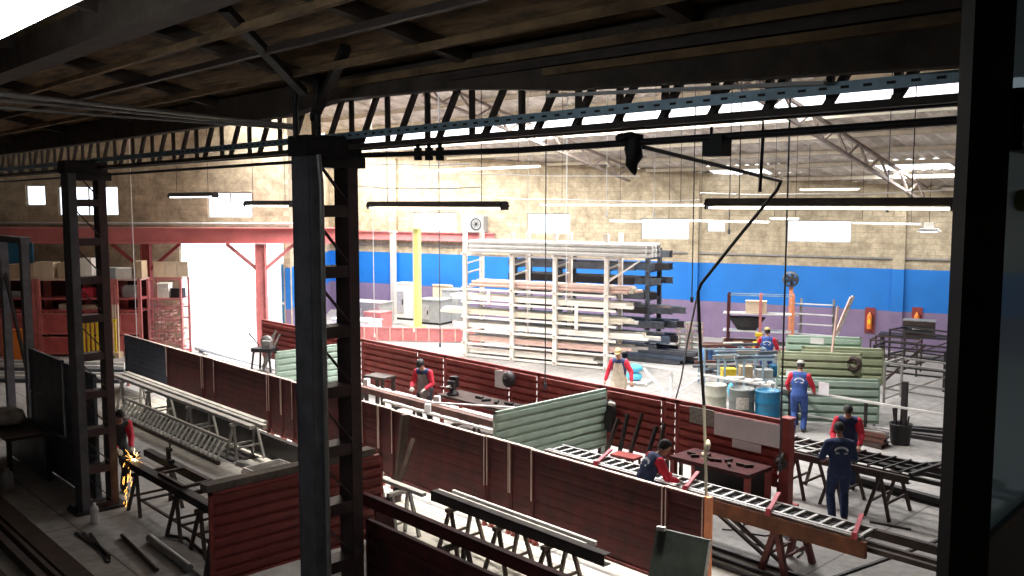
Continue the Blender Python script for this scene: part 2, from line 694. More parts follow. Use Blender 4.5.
SKY = [(-44, -3, 23.0, 25.0)]           # long translucent strip
panes = []
for (px, py) in ((740, 172), (913, 166), (800, 169)):
    r, _ = ray(px, py)
    v = 31.0
    t = (14.5 - EYE - .25 * 0) / (r.z + .25 * r.y)
    panes.append((r.x * t, r.y * t))
m = MB()
roof_patch(m, -48, 4, 5.6, 11.2)
roof_patch(m, -48, 4, 11.2, 18.4)
roof_patch(m, -48, 4, 18.4, 23.0)
roof_patch(m, -48, 4, 25.0, 30.4)
us = sorted([p[0] for p in panes])
edges = [-48]
pane_iv = []
for (pu, hw) in ((panes[0][0], 1.25), (panes[1][0], 1.25)):
    pane_iv.append((pu - hw, pu + hw))
pane_iv.sort()
cur = -48
for a, b in pane_iv:
    roof_patch(m, cur, a, 30.4, 31.6)
    cur = b
roof_patch(m, cur, 4, 30.4, 31.6)
roof_patch(m, -48, 4, 31.6, 46)
tag(m.build('roof', 'roof_sheet'), 'corrugated roof sheets over the far bays', 'roof', kind='structure')
m = MB()
roof_patch(m, -48, 4, 23.0, 25.0, .01)
tag(m.build('trim_1', 'skylight_sheet'), 'long translucent skylight strip glowing behind the truss', 'skylight', kind='structure')
for i, (a, b) in enumerate(pane_iv):
    m = MB()
    roof_patch(m, a, b, 30.4, 31.6, .01)
    tag(m.build('trim_%d' % (i + 2), 'skylight_sheet'), ['translucent roof pane near the middle of the far roof slope', 'translucent roof pane beside the dark window post'][i], 'skylight', kind='structure')

# low timber ceiling of the near bay
m = MB()
nz = lambda v: 6.78 + .2 * (5.7 - v)
nb = 24
for k in range(nb):
    v1 = 5.7 - k * .58
    v0 = v1 - .575
    vs = [(-46, v0, nz(v0)), (3, v0, nz(v0)), (3, v1, nz(v1)), (-46, v1, nz(v1)), (-46, v0, nz(v0) + .06), (3, v0, nz(v0) + .06), (3, v1, nz(v1) + .06), (-46, v1, nz(v1) + .06)]
    m._add(vs, [(0, 1, 2, 3), (5, 4, 7, 6), (0, 4, 5, 1), (3, 2, 6, 7), (0, 3, 7, 4), (1, 5, 6, 2)])
m.span((-46, -8.2, 9.45), (3, -8, 9.6))
tag(m.build('ceiling', 'timber'), 'dark brown timber ceiling over the near bay', 'ceiling', kind='structure')

# red beam over the gate and its wall continuation
def gpt(px, py, back=0.0):
    x, z = on_wall(px, py, GP - GN * back, GD, GN)
    p = GP - GN * back + GD * x
    return Vector((p.x, p.y, z))


m = MB()
a, b = gpt(-40, 238, .9), gpt(352, 238, .9)
zt, zb = 4.60, 4.02
for z, h, w in ((zt - .02, .05, .30), (zb + .02, .05, .30), ((zt + zb) / 2, zt - zb, .05)):
    m.bar((a.x, a.y, z), (b.x, b.y, z), w, h)
tag(m.build('trim_4', 'beam_red'), 'long red steel crane beam across the gate wall', 'beam', kind='structure')
m = MB()
xa = .1
p = BP + WD * xa - WN * .18
q = BP + WD * on_wall(496, 235, BP, WD, WN)[0] - WN * .18
for z, h, w in ((4.10, .05, .25), (3.72, .05, .25), (3.9, .4, .05)):
    m.bar((p.x, p.y, z), (q.x, q.y, z), w, h)
tag(m.build('trim_5', 'pink_red'), 'pale red steel beam along the back wall above the blue band', 'beam', kind='structure')
# thin ledge line of the blue band and pilasters
m = MB()
p = BP + WD * .1 - WN * .04; q = BP + WD * 44 - WN * .04
m.bar((p.x, p.y, 3.45), (q.x, q.y, 3.45), .06, .07)
tag(m.build('trim_6', 'steel_grey'), 'thin conduit along the back wall above the blue band', 'trim', kind='structure')
for i, px in enumerate((395, 694, 899)):
    x, _ = on_wall(px, 260, BP, WD, WN)
    p = BP + WD * x
    for j, (z0, z1, mm_) in enumerate(((0, 1.48, 'wall_purple'), (1.48, 3.06, 'wall_blue'), (3.06, roof_z(p.y) - .15, 'brick_tan'))):
        pass
    mb = MB()
    for j, (z0, z1) in enumerate(((0, 1.48), (1.48, 3.06), (3.06, roof_z(p.y) - .25))):
        mb.cur = j
        mb.box((0, -.08, (z0 + z1) / 2), (.42, .16, z1 - z0))
    o = mb.build('trim_%d' % (7 + i), ['wall_purple', 'wall_blue', 'brick_tan'])
    o.location = (p.x, p.y, 0)
    o.rotation_euler = (0, 0, RW)
    tag(o, 'masonry pilaster on the back wall, %s from the left' % ORD[i], 'pilaster', kind='structure')
# conduit on the gate wall just above the beam
m = MB()
a, b = gpt(-20, 223, .1), gpt(300, 224, .1)
m.tube(a, b, .05)
tag(m.build('trim_10', 'pale_bar'), 'pale conduit along the gate wall above the red beam', 'pipe', kind='structure')


# ================================================================== COLUMNS AND TRUSSES
def lattice_column(u, v, htop, label, bat0, with_pipe):
    o = thing('lattice_column', label, 'column', (u, v, 0), 0, kind='thing')
    W2 = .255
    # each chord is a channel section, open towards the row
    for s, mm_, dx in ((-1, 'column_grey', .36), (1, 'column_paint', .26)):
        c = MB()
        y = s * W2
        c.span((-dx / 2, y - .06, 0), (dx / 2, y - .045, htop))
        for k in (-1, 1):
            c.span((k * dx / 2 - .012, y - .06, 0), (k * dx / 2 + .012, y + .075, htop))
        c.span((-dx / 2, y + .06, 0), (dx / 2, y + .075, htop))
        c.build('chord', [mm_], o)
    n = int((htop - bat0) / .68)
    for k in range(n + 1):
        z = bat0 + k * .68
        if z > htop - .1:
            break
        c = MB()
        for sx in (-1, 1):
            c.box((sx * .125, 0, z), (.012, .50, .13))
        c.box((0, 0, z + .06), (.24, .50, .012))
        c.build('batten', 'column_paint', o)
        if k < n:
            c = MB()
            c.bar((.11, -.22, z + .60), (.11, .22, z + .08), .012, .06, (1, 0, 0))
            c.build('lacing_bar', 'column_paint', o)
    c = MB()
    c.box((0, 0, .02), (.55, .9, .04))
    for sx in (-1, 1):
        for sy in (-1, 1):
            c.tube((sx * .22, sy * .40, .04), (sx * .22, sy * .40, .09), .025, 6)
    c.build('base_plate', 'steel_dark', o)
    c = MB()
    c.box((0, 0, htop - .10), (.40, .70, .22))
    c.box((0, .12, htop - .26), (.30, .62, .14))
    c.build('column_head', 'steel_dark', o)
    if with_pipe:
        c = MB()
        c.path([(.215, -.19, .3), (.215, -.19, htop - .5), (.20, -.21, htop - .2)], .028)
        c.build('conduit', 'steel_grey', o)
    return o


CU, CV = -8.78, 5.42
lattice_column(CU, CV, 6.22, 'big dark steel lattice column in the middle foreground', .65, True)
lattice_column(-16.70, 5.42, 6.22, 'dark steel lattice column at left beside the grinding worker', .06, False)

# main truss along the row of columns
tr = thing('roof_truss', 'long dark lattice truss with blue perforated middle chord above the columns', 'truss', (0, 5.75, 6.14), 0, kind='thing')
U0, U1 = -40.0, .8
m = MB()
for dy in (-.12, .10):
    m.bar((U0, dy, -.02), (U1, dy, -.02), .07, .05)
m.build('bottom_chord', 'truss_brown', tr)
m = MB()
m.bar((U0, -.17, .10), (U1, -.17, .10), .03, .075)
k = -13.0
m.cur = 1
while k < U1:
    m.box((k, -.186, .10), (.055, .006, .018))
    k += .15
m.cur = 0
m.build('perforated_chord', ['truss_blue', 'black'], tr)
m = MB()
for dy in (-.10, .12):
    m.bar((U0, dy, .56), (U1, dy, .56), .08, .07)
m.build('top_chord', 'truss_brown', tr)
k = -26.5
i = 0
while k < .5:
    m = MB()
    m.bar((k, .0, .0), (k + .36, .0, .55), .05, .05)
    m.build('diagonal', 'truss_brown', tr)
    m = MB()
    m.bar((k + .46, .05, .0), (k + .46, .05, .55), .045, .045)
    m.build('web_post', 'truss_brown', tr)
    k += .82 if k < -9.5 else .70 if k < -6.2 else .46
    i += 1
# eave beam just in front of the truss, slightly low towards the right
eb = MB()
pl = [(-41.0, 6.54), (-9.4, 6.50), (-8.4, 6.60), (-6.5, 6.54), (-5.0, 6.40), (-2.0, 6.26), (2.5, 6.0)]
for (ua, za), (ub, zb_) in zip(pl[:-1], pl[1:]):
    eb._add([(ua, 5.3, za), (ub, 5.3, zb_), (ub, 5.3, 6.83), (ua, 5.3, 6.83), (ua, 5.45, za), (ub, 5.45, zb_), (ub, 5.45, 6.81), (ua, 5.45, 6.81)],
            [(0, 1, 2, 3), (5, 4, 7, 6), (0, 4, 5, 1), (3, 2, 6, 7), (0, 3, 7, 4), (1, 5, 6, 2)])
solo('eave_beam', eb, 'timber_beam', 'heavy dark beam at the edge of the timber ceiling above the truss', 'beam', kind='thing')
for i, (z_, h_, mm_, u0_) in enumerate(((6.74, .07, 'timber', -9.0), (6.63, .05, 'steel_brown', -6.6), (6.55, .06, 'timber', -5.2))):
    cb = MB(); cb.bar((u0_, 5.26, z_), (2.4, 5.26, z_ - .09), .06, h_)
    solo('eave_board', cb, mm_, 'rough brown board along the face of the heavy eave beam, %s from the top' % ORD[i], 'board', 'boards on the eave beam', kind='thing')
cb = MB(); cb.bar((-5.4, 5.5, 6.40), (-2.9, 5.5, 6.27), .05, .025)  # pale strip stands for light coming through the eave gap
solo('edge_strip', cb, 'white_plain', 'short pale strip standing in for gap light under the eave beam above the blue chord', 'strip', kind='thing')
# ceiling beams of the near bay
cb = MB(); cb.bar((-46, 3.1, nz(3.1) - .16), (2.5, 3.1, nz(3.1) - .16), .28, .30)
solo('ceiling_beam', cb, 'timber_beam', 'dark beam running along under the timber ceiling, nearest the eave', 'beam', kind='thing')
cb = MB(); cb.bar((-46, 1.15, nz(1.15) - .2), (2.5, 1.15, nz(1.15) - .2), .4, .36)
solo('ceiling_beam', cb, 'timber_beam', 'wide dark beam under the timber ceiling close to the ceiling lamp', 'beam', kind='thing')
for i, u in enumerate((-24, -20.5, -17.2, -14, -11.2, -8.6, -6.2, -3.8)):
    cb = MB()
    cb.bar((u, 5.5, nz(5.5) - .07), (u, -2, nz(-2) - .07), .12, .13)
    solo('rafter', cb, 'timber_beam', 'dark timber rafter across the low ceiling, %s from the left' % ORD[i], 'rafter', 'ceiling rafters', kind='thing')
for i, (v_, mm_) in enumerate(((4.75, 'timber'), (4.2, 'steel_brown'), (3.75, 'timber'), (2.3, 'steel_brown'))):
    cb = MB(); cb.bar((-40, v_, nz(v_) - .17), (2.4, v_, nz(v_) - .17), .07, .06)
    solo('ceiling_lath', cb, mm_, 'long brown lath under the rafters of the timber ceiling, %s from the eave' % ORD[i], 'lath', 'ceiling laths', kind='thing')
# knee braces between the centre column and ceiling
kb = MB()
kb.bar(pv(303, 92, 5.05), pv(224, 8, 3.5), .09, .07)
solo('knee_brace', kb, 'steel_dark', 'diagonal brace rising left from the middle column head to the ceiling', 'brace')
kb = MB()
kb.bar(pv(314, 118, 5.2), pv(346, 48, 4.7), .09, .07)
solo('knee_brace', kb, 'steel_dark', 'short diagonal brace rising right from the middle column head', 'brace')
kb = MB()
kb.tube((CU + .3, 5.15, 6.2), (CU + .3, 5.15, 6.84), .035)
kb.tube((CU + .1, 5.0, 6.2), (CU + .1, 5.0, 6.86), .03)
solo('hanger_rod', kb, 'steel_dark', 'pair of dark rods above the middle column head', 'rod')

# dark rail pipe under the truss with its hanging boxes
zr = 6.02
rp = MB(); rp.path([(-8.6, 5.75, 6.03), (-6, 5.75, 5.98), (-3.5, 5.75, 5.99), (.8, 5.75, 6.02)], .028)
solo('rail_pipe', rp, 'steel_dark', 'dark pipe slung below the truss across the hall', 'pipe')
rp = MB(); rp.tube((-9.1, 5.9, 6.02), (-38, 5.9, 5.98), .022)
solo('rail_pipe', rp, 'steel_dark', 'thin dark pipe below the truss left of the middle column', 'pipe')
for i, px in enumerate((418, 429, 440)):
    p = pv(px, 153, 5.75)
    b = MB(); b.box((p.x, p.y, p.z - .01), (.07, .05, .13)); b.box((p.x, p.y, p.z + .07), (.03, .03, .08))
    solo('switch_box', b, 'black', 'small black box hanging from the rail pipe, %s of three' % ORD[i], 'box', 'boxes on the rail pipe')
p = pv(717, 140, 5.75)
b = MB(); b.box((0, 0, -.06), (.17, .13, .12)); b.box((.02, 0, .01), (.11, .10, .06)); b.tube((-.05, 0, .04), (-.05, 0, .1), .012, 6)
solo('trolley_box', b, 'black', 'black trolley box hanging on the pipe right of the dark hanging rag', 'box', loc=p)
# dark rag bundle
p = pv(635, 141, 5.75)
b = MB()
b.lathe([(.0, .06), (.05, .05), (.075, 0), (.085, -.06), (.07, -.13), (.055, -.19), (.03, -.25), (.0, -.28)], n=11)
for v in b.v:
    v.x += .016 * math.sin(v.z * 40) + .02 * math.sin(v.z * 9)
    v.y *= .8 + .2 * math.sin(v.z * 33)
b.ball((-.13, 0, .03), .055, 10, (1.3, .8, .8))
b.ball((-.06, 0, .05), .05, 10, (1.4, .8, .6))
solo('rag_bundle', b, 'black', 'dark ragged bundle hanging from the pipe under the truss', 'rag', loc=p)

# far roof trusses and purlins
def roof_truss_far(pa, pb, label, drop=.55):
    o = thing('lattice_rafter', label, 'truss', pa, 0, kind='thing')
    d = pb - pa
    dn = Vector((0, 0, -drop))
    m = MB(); m.bar((0, 0, 0), d, .11, .09); m.build('top_chord', 'truss_tan', o)
    m = MB(); m.bar(dn, d + dn, .11, .09); m.build('bottom_chord', 'truss_tan', o)
    n = max(6, int(d.length / .75))
    for k in range(n):
        m = MB()
        a = d * (k / n); b_ = d * ((k + 1) / n)
        m.bar(a + (dn if k % 2 else Vector()), b_ + (Vector() if k % 2 else dn), .07, .06)
        m.build('web_bar', 'truss_tan', o)
    return o


for i, (u, lab) in enumerate(((-24.0, 'far lattice roof truss at left above the white rack'), (-13.4, 'far lattice roof truss sloping down at right above the fan'))):
    vend = 29.3 if i == 0 else 33.0
    roof_truss_far(Vector((u, 18.6, roof_z(18.6) - .22)), Vector((u, vend, roof_z(vend) - .22)), lab)
for i, v in enumerate((19.6, 21.3, 22.7, 25.4, 27.2, 28.8, 30.2, 31.9, 33.6, 35.2, 36.8)):
    b = MB()
    ua = CP.x - (v - CP.y) * 1.24 + .6 if v < 25 else -40
    ua = max(ua, (v - BP.y) / WD.y * WD.x + BP.x + .3) if v > BP.y else ua
    b.channel((ua, v, roof_z(v) - .10), (2, v, roof_z(v) - .10), .07, .15, .012)
    solo('purlin', b, 'cream_bar', 'pale roof purlin on the far slope, %s down from the ridge' % ORD[i], 'purlin', 'roof purlins', kind='thing')

# ================================================================== SCREENS
def ridged(mb, L, z0, z1, per=.163, dep=.028, th=.004):
    """horizontally ribbed sheet in the local xz plane, ribs stand out at -y with an undercut below"""
    n = max(1, round((z1 - z0) / per))
    h = (z1 - z0) / n
    pr = []
    for k in range(n):
        z = z0 + k * h
        pr += [(0, z), (0, z + h * .16), (-dep, z + h * .24), (-dep * .9, z + h * .80)]
    pr.append((0, z1))
    vs, fs = [], []
    for (y, z) in pr:
        vs += [(-L / 2, y, z), (L / 2, y, z), (-L / 2, y + .012, z), (L / 2, y + .012, z)]
    for k in range(len(pr) - 1):
        a = 4 * k
        fs += [(a, a + 1, a + 5, a + 4), (a + 2, a + 6, a + 7, a + 3)]
    mb._add(vs, fs)


def screen(c, rz, L, z0, z1, sheet, frame, label, group=None, legs=True, depth=.028, post=.05, leg_mat=None, rim=None):
    o = thing('workshop_screen', label, 'screen', (c[0], c[1], 0), rz, group)
    m = MB(); ridged(m, L - 2 * post, z0 + .04, z1 - .04, dep=depth); m.build('ridged_sheet', sheet, o)
    m = MB()
    m.box((0, 0, z1 - .02), (L, .055, .04)).box((0, 0, z0 + .02), (L, .055, .04))
    m.box((-L / 2 + post / 2, 0, (z0 + z1) / 2), (post, .055, z1 - z0)).box((L / 2 - post / 2, 0, (z0 + z1) / 2), (post, .055, z1 - z0))
    m.build('screen_frame', frame, o)
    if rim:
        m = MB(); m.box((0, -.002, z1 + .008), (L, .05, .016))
        for x in ((-L / 2 + .012, L / 2 - .012) if rim == 'lit_edge' else ()):
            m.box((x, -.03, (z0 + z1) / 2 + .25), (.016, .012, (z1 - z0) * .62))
        m.build('rim_strip', rim, o)  # on the near row this strip's pale colour stands for caught light
    if legs:
        for s in (-1, 1):
            m = MB()
            x = s * (L / 2 - .06)
            m.box((x, .02, z0 / 2 + .05), (.06, .06, z0 + .1))
            m.box((x, .02, .010), (.075, .09, .02))
            m.build('leg', leg_mat or frame, o)
    return o


V1, V2 = 9.92, 14.6
# row 1 (near long row): seams measured along the row
s1 = [-27.52, -24.42, -22.2, -21.5, -18.72, -18.15, -17.62, -14.92, -14.34, -13.87, -11.17, -10.60, -10.06, -7.43, -6.78]
for i in range(len(s1) - 1):
    a, b = s1[i], s1[i + 1]
    L = b - a
    last = i == len(s1) - 2
    sm, fm = ('blue_dark', 'blue_dark') if i == 0 else ('red_dark', 'red_dark')
    lab = ('dark blue ridged steel screen at the left end of the near long row' if i == 0 else
           'dark red steel screen of the near long row, %s from its left end%s' % (ORD[i], ', narrow' if L < .8 else ', wide'))
    screen(((a + b) / 2, V1 + (.03 if L < .8 else 0)), 0, L - .015, .22, 1.56, sm, fm, lab, 'screens of the near long row', depth=.005, leg_mat='red_paint', rim='lit_edge')
# orange end post of row 1
b = MB(); b.span((-6.74, V1 - .04, .15), (-6.66, V1 + .04, 1.60)); b.box((-6.70, V1, .012), (.16, .3, .024)); b.box((-6.70, V1, .09), (.07, .07, .14))
solo('end_post', b, 'orange_post', 'orange upright post at the right end of the near long row', 'post')
# row 2 (far long row), ridged red
s2 = [-27.85, -25.3, -21.8, -19.1, -18.0, -15.5, -14.55, -12.65, -10.96, -10.62, -8.30]
for i in range(len(s2) - 1):
    a, b = s2[i], s2[i + 1]
    lab = 'ridged red steel screen of the far long row, %s from its left end' % ORD[i]
    screen(((a + b) / 2, V2), 0, b - a - .015, .30, 1.56, 'red_paint', 'red_paint', lab, 'screens of the far long row', depth=.062, leg_mat='steel_brown', rim='red_paint')
b = MB(); b.span((-8.30, V2 - .09, 0), (-8.12, V2 + .09, 1.62)); b.box((-8.21, V2, .015), (.34, .34, .03)); b.box((-8.21, V2, 1.63), (.22, .22, .02))
solo('end_post', b, 'red_paint', 'thick red post at the right end of the far long row', 'post')
# pale green cross screens
screen((-12.42, 12.85), R(90), 3.25, .30, 1.56, 'green_pale', 'green_pale', 'pale green ridged screen standing across between the two long red rows', depth=.04)
screen((-21.55, 12.7), R(90), 2.1, .30, 1.56, 'green_pale', 'green_pale', 'pale green ridged screen partly hidden behind the middle column', depth=.04)
# red cross screen in the foreground
screen((-11.55, 6.62), R(90), 2.86, .25, 1.56, 'red_bright', 'red_paint', 'bright red ridged screen standing across in the foreground left of the middle column', depth=.04, leg_mat='steel_dark')
# rail on its top
b = MB(); b.bar((-11.62, 5.15, 1.62), (-11.62, 7.9, 1.62), .20, .10)
solo('timber_rail', b, 'weathered', 'weathered flat rail lying along the top of the bright red cross screen', 'rail')
b = MB(); b.prism([(0, 0), (.34, 0), (.30, .95), (.02, .95)], (-11.0, 7.62, 0.02), (0, 1, 0), (-.22, 0, 1), (1, 0, 0), .03)
solo('leaning_plate', b, 'red_dark', 'dark plate leaning on the right end of the bright red cross screen', 'plate')

# row 0 dark screens by the left column
screen((-20.1, 5.62), 0, 2.2, .22, 2.38, 'teal_dark', 'teal_dark', 'tall dark grey sheet screen at the far left of the foreground', depth=.008)
screen((-18.05, 5.62), 0, 1.75, .22, 2.36, 'teal_dark', 'teal_dark', 'tall dark grey sheet screen right beside the left column', depth=.008)
b = MB(); b.span((-21.1, 5.50, .02), (-17.0, 5.54, .86)); b.span((-21.1, 5.48, .82), (-17.0, 5.56, .87))
solo('plinth_panel', b, 'teal_dark', 'low dark panel standing in front of the tall grey screens at left', 'panel')

# leaning dark board in front of row 1, right end
o = thing('steel_board', 'dark grey-green sheet board leaning upright near the bottom edge', 'board', (-6.48, 9.0, 0), 0)
m = MB()
m._add([(-.40, -.30, .02), (.42, -.30, .02), (.42, .02, 1.42), (-.40, .02, 1.36), (-.40, -.27, .02), (.42, -.27, .02), (.42, .05, 1.42), (-.40, .05, 1.36)],
       [(0, 1, 2, 3), (5, 4, 7, 6), (0, 4, 5, 1), (3, 2, 6, 7), (0, 3, 7, 4), (1, 5, 6, 2)])
m.build('sheet', 'board_dark', o)
m = MB(); m.bar((-.36, .0, 1.37), (-.24, .0, 1.385), .05, .05); m.build('clip', 'steel_light', o)
m = MB(); m.bar((.42, -.22, .32), (.42, .03, 1.40), .03, .03); m.build('edge_strip', 'steel_light', o)


# ================================================================== TRESTLES, BEAMS, BARS
def trestle(u, v, h, label, mm_='steel_brown', rz=0, w=.75, spread=.22, group=None, lw=.05):
    o = thing('trestle', label, 'trestle', (u, v, 0), rz, group)
    m = MB(); m.box((0, 0, h - .03), (.08, w, .06)); m.build('top_rail', mm_, o)
    for sx in (-1, 1):
        for sy in (-1, 1):
            m = MB(); m.bar((sx * .02, sy * (w / 2 - .08), h - .05), (sx * spread, sy * (w / 2 - .02), .0), lw, lw, (0, 1, 0)); m.build('leg', mm_, o)
        m = MB(); m.bar((sx * spread * .62, -w / 2 + .04, h * .38), (sx * spread * .62, w / 2 - .04, h * .38), .03, .04); m.build('brace', mm_, o)
    return o


def long_bar(p, q, w, h, mm_, name, label, cat='bar', group=None, section='box'):
    b = MB()
    if section == 'box':
        b.bar(p, q, w, h)
    elif section == 'channel':
        b.channel(p, q, w, h)
    elif section == 'ibeam':
        p, q = Vector(p), Vector(q)
        b.bar(p, q, .012, h)
        for s in (-1, 1):
            b.bar(p + Vector((0, 0, s * (h / 2 - .008))), q + Vector((0, 0, s * (h / 2 - .008))), w, .016)
    else:
        b.tube(p, q, w / 2)
    return solo(name, b, mm_, label, cat, group)


# --- left table in front of row 1: grey bars on light trestles
for i, u in enumerate((-24.2, -22.4, -20.0, -17.8)):
    trestle(u, 8.85, .82, 'pale steel trestle under the long grey bars at left, %s from the left' % ORD[i], 'steel_grey', group='trestles under the grey bars', w=.66, spread=.26)
for i, (v, w, h, du) in enumerate(((8.66, .13, .07, 0), (8.86, .10, .08, .15), (9.05, .12, .06, -.2))):
    long_bar((-24.9 + du, v, .82 + h / 2), (-17.05 + du, v, .82 + h / 2), w, h, 'steel_grey', 'steel_bar', 'long grey bar on the trestles at left, %s from the photographer' % ORD[i], 'bar', 'grey bars on the left trestles')
b = MB(); b.bar((-23.0, 9.32, .24), (-15.9, 9.32, .24), .05, .46); b.bar((-23.0, 9.30, .475), (-15.9, 9.30, .475), .12, .03)
solo('kick_plate', b, 'steel_dark', 'long low dark plate standing on edge behind the left trestles', 'plate')
# leaning ladder-like grille
o = thing('ladder_grille', 'ladder-like steel grille leaning on edge before the left trestles', 'grille', (-20.7, 8.35, 0), 0)
for n_, y, z, h in (('bottom_rail', -.14, .05, .08), ('top_rail', .14, .44, .06)):
    m = MB(); m.bar((-3.0, y, z), (3.0 - (.1 if z > .3 else 0), y, z), .06, h); m.build(n_, 'steel_brown' if z < .3 else 'steel_grey', o)
for k in range(25):
    x = -2.85 + k * .236
    m = MB(); m.bar((x, -.13, .07), (x, .13, .42), .045, .03, (0, 1, 0)); m.build('rung', 'pale_bar', o)
b = MB(); b.span((-23.6, 8.52, 0), (-17.7, 9.12, .012)); b.span((-23.6, 8.52, .012), (-17.7, 8.56, .03))  # added dark sheet, its colour stands in for shade behind the rungs
solo('shade_plate', b, 'steel_dark', 'dark sheet standing in for the shade under the ladder-like grille', 'plate')
b = MB(); b.bar((-17.5, 8.55, .04), (-16.7, 8.75, .04), .16, .08)
solo('offcut', b, 'steel_grey', 'short grey block on the floor right of the ladder grille', 'offcut')

# --- table with sparks
for i, u in enumerate((-15.9, -14.2, -13.3)):
    trestle(u, 6.15, .74, 'dark trestle under the grinding beams, %s from the worker' % ORD[i], 'steel_brown', w=.8, spread=.28, group='trestles of the grinding table')
long_bar((-16.7, 5.9, .80), (-12.95, 5.9, .80), .16, .12, 'steel_dark', 'steel_beam', 'dark steel beam on the grinding table, nearer one', 'beam', section='channel')
long_bar((-16.9, 6.42, .80), (-12.6, 6.42, .80), .14, .12, 'steel_dark', 'steel_beam', 'dark steel beam on the grinding table, one nearer the ladder grille', 'beam', section='channel')
o = thing('steel_rectangle', 'small dark rectangular steel frame lying on the grinding table', 'frame', (-14.6, 6.15, .86), 0)
m = MB(); m.bar((-.5, -.22, .025), (.5, -.22, .025), .06, .05).bar((-.5, .22, .025), (.5, .22, .025), .06, .05).bar((-.5, -.22, .025), (-.5, .22, .025), .06, .05).bar((.5, -.22, .025), (.5, .22, .025), .06, .05)
m.build('frame_bars', 'steel_brown', o)
o = thing('bench_clamp', 'black clamp standing on the grinding table beside the sparks', 'clamp', (-15.75, 6.35, .86), 0)
m = MB(); m.box((0, 0, .03), (.26, .12, .06)); m.build('base', 'black', o)
m = MB(); m.box((.02, 0, .16), (.05, .07, .24)); m.box((.07, 0, .25), (.14, .06, .05)); m.build('arm', 'black', o)
m = MB(); m.tube((.10, 0, .08), (.10, 0, .36), .012, 6); m.bar((.05, 0, .35), (.15, 0, .35), .015, .015); m.build('screw', 'steel_dark', o)
long_bar((-16.2, 6.0, .14), (-13.2, 6.0, .14), .04, .04, 'steel_brown', 'tie_bar', 'low bar between the feet of the grinding table', 'bar')
# floor clutter by the grinding table
b = MB(); b.tube((-14.4, 5.45, .07), (-12.75, 5.40, .07), .065)
solo('steel_pipe', b, 'steel_grey', 'thick grey pipe lying on the floor below the grinding table', 'pipe')
b = MB(); b.bar((-13.95, 5.62, .03), (-12.3, 5.55, .03), .26, .05)
solo('steel_plank', b, 'steel_grey', 'flat grey plank on the floor right of the thick pipe', 'plank')
b = MB(); b.tube((-14.9, 5.2, .04), (-13.1, 5.05, .04), .035)
solo('steel_pipe', b, 'steel_brown', 'thin brown pipe on the floor nearest the dark ledge', 'pipe')
b = MB(); b.path([(-14.4, 5.75, .03), (-14.0, 5.9, .05), (-13.4, 5.86, .03), (-12.9, 6.05, .03)], .03)
solo('bent_rod', b, 'steel_dark', 'dark bent rod on the floor under the grinding table', 'rod')
b = MB(); b.prism([(0, 0), (.5, 0), (.42, .5), (.08, .62)], (-12.35, 5.42, 0), (0, 1, 0), (.10, 0, 1), (1, 0, 0), .05)
solo('scrap_plate', b, 'steel_dark', 'dark scrap plate standing at the left foot of the bright red cross screen', 'plate')
b = MB(); b.lathe([(.0, 0), (.07, 0), (.07, .26), (.055, .30), (.03, .31), (.03, .36), (0, .36)], n=12)
solo('white_bottle', b, 'white_plain', 'white bottle standing on the floor at the foot of the left column', 'bottle', loc=(-15.9, 5.1, 0))
b = MB()
for k in range(3):
    b.bar((-15.6 + k * .1, 4.7 + k * .08, .02), (-14.2 + k * .12, 4.75 - k * .05, .02), .05, .03)
solo('rod_scrap', b, 'steel_dark', 'loose thin scrap rods on the ledge left of the thick pipe', 'scrap', kind='stuff')

# grid frames stacked behind the bright red cross screen
for i in range(3):
    o = thing('steel_grid', ['bottom', 'middle', 'top'][i] + ' one of three flat steel grid frames piled behind the bright red screen', 'frame', (-14.15 + i * .06, 7.62, .72 + i * .05), R(2 * i), 'piled grid frames')
    m = MB()
    for y in (-.36, .36):
        m.bar((-.6, y, 0), (.6, y, 0), .035, .03)
    for x in (-.6, .6):
        m.bar((x, -.36, 0), (x, .36, 0), .035, .03)
    m.build('border_bars', 'steel_light', o)
    m = MB()
    for k in range(1, 5):
        m.bar((-.6 + k * .24, -.36, 0), (-.6 + k * .24 + .1, .36, 0), .02, .016)
    m.build('inner_bars', 'steel_grey', o)
for i, u in enumerate((-14.6, -13.7)):
    trestle(u, 7.62, .70, 'dark trestle carrying the piled grid frames, %s' % ['left one', 'right one'][i], 'steel_dark', w=.7, group='trestles under the grid frames')

# --- table A: bars and legs in front of row 1, centre
for i, u in enumerate((-10.6, -9.5, -8.5)):
    trestle(u, 8.9, .76, 'dark brown trestle under the dark channel beam at centre front, %s from the left' % ORD[i], 'steel_brown', w=.62, spread=.25, group='trestles at centre front')
long_bar((-11.1, 8.74, .84), (-7.45, 8.74, .84), .14, .16, 'steel_dark', 'channel_beam', 'dark channel beam on the centre front trestles', 'beam', section='channel')
long_bar((-11.3, 8.98, .80), (-8.05, 8.98, .80), .06, .06, 'steel_light', 'steel_bar', 'thin bright bar on the centre front trestles behind the dark channel', 'bar')
long_bar((-11.1, 9.14, .80), (-8.0, 9.14, .80), .05, .06, 'steel_light', 'steel_bar', 'thin bright bar on the centre front trestles nearest the dark red row', 'bar')
for i, u in enumerate((-12.6, -11.75)):
    trestle(u, 8.55, .80, 'grey trestle left of the centre front table, %s' % ['beside the bright red screen', 'beside the dark channel beam'][i], 'steel_grey', w=.5, spread=.2, group='grey trestles')
long_bar((-13.1, 8.62, .84), (-11.2, 8.62, .84), .10, .06, 'pale_bar', 'steel_bar', 'pale flat bar on the two grey trestles by the bright red screen', 'bar')
b = MB(); b.bar((-11.9, 8.25, .02), (-12.1, 9.1, 1.5), .09, .03, (0, 0, 1))
solo('flat_bar', b, 'steel_brown', 'brown flat bar leaning upright against the dark red row', 'bar')
b = MB(); b.tube((-13.1, 8.62, .91), (-12.4, 8.66, .91), .04)
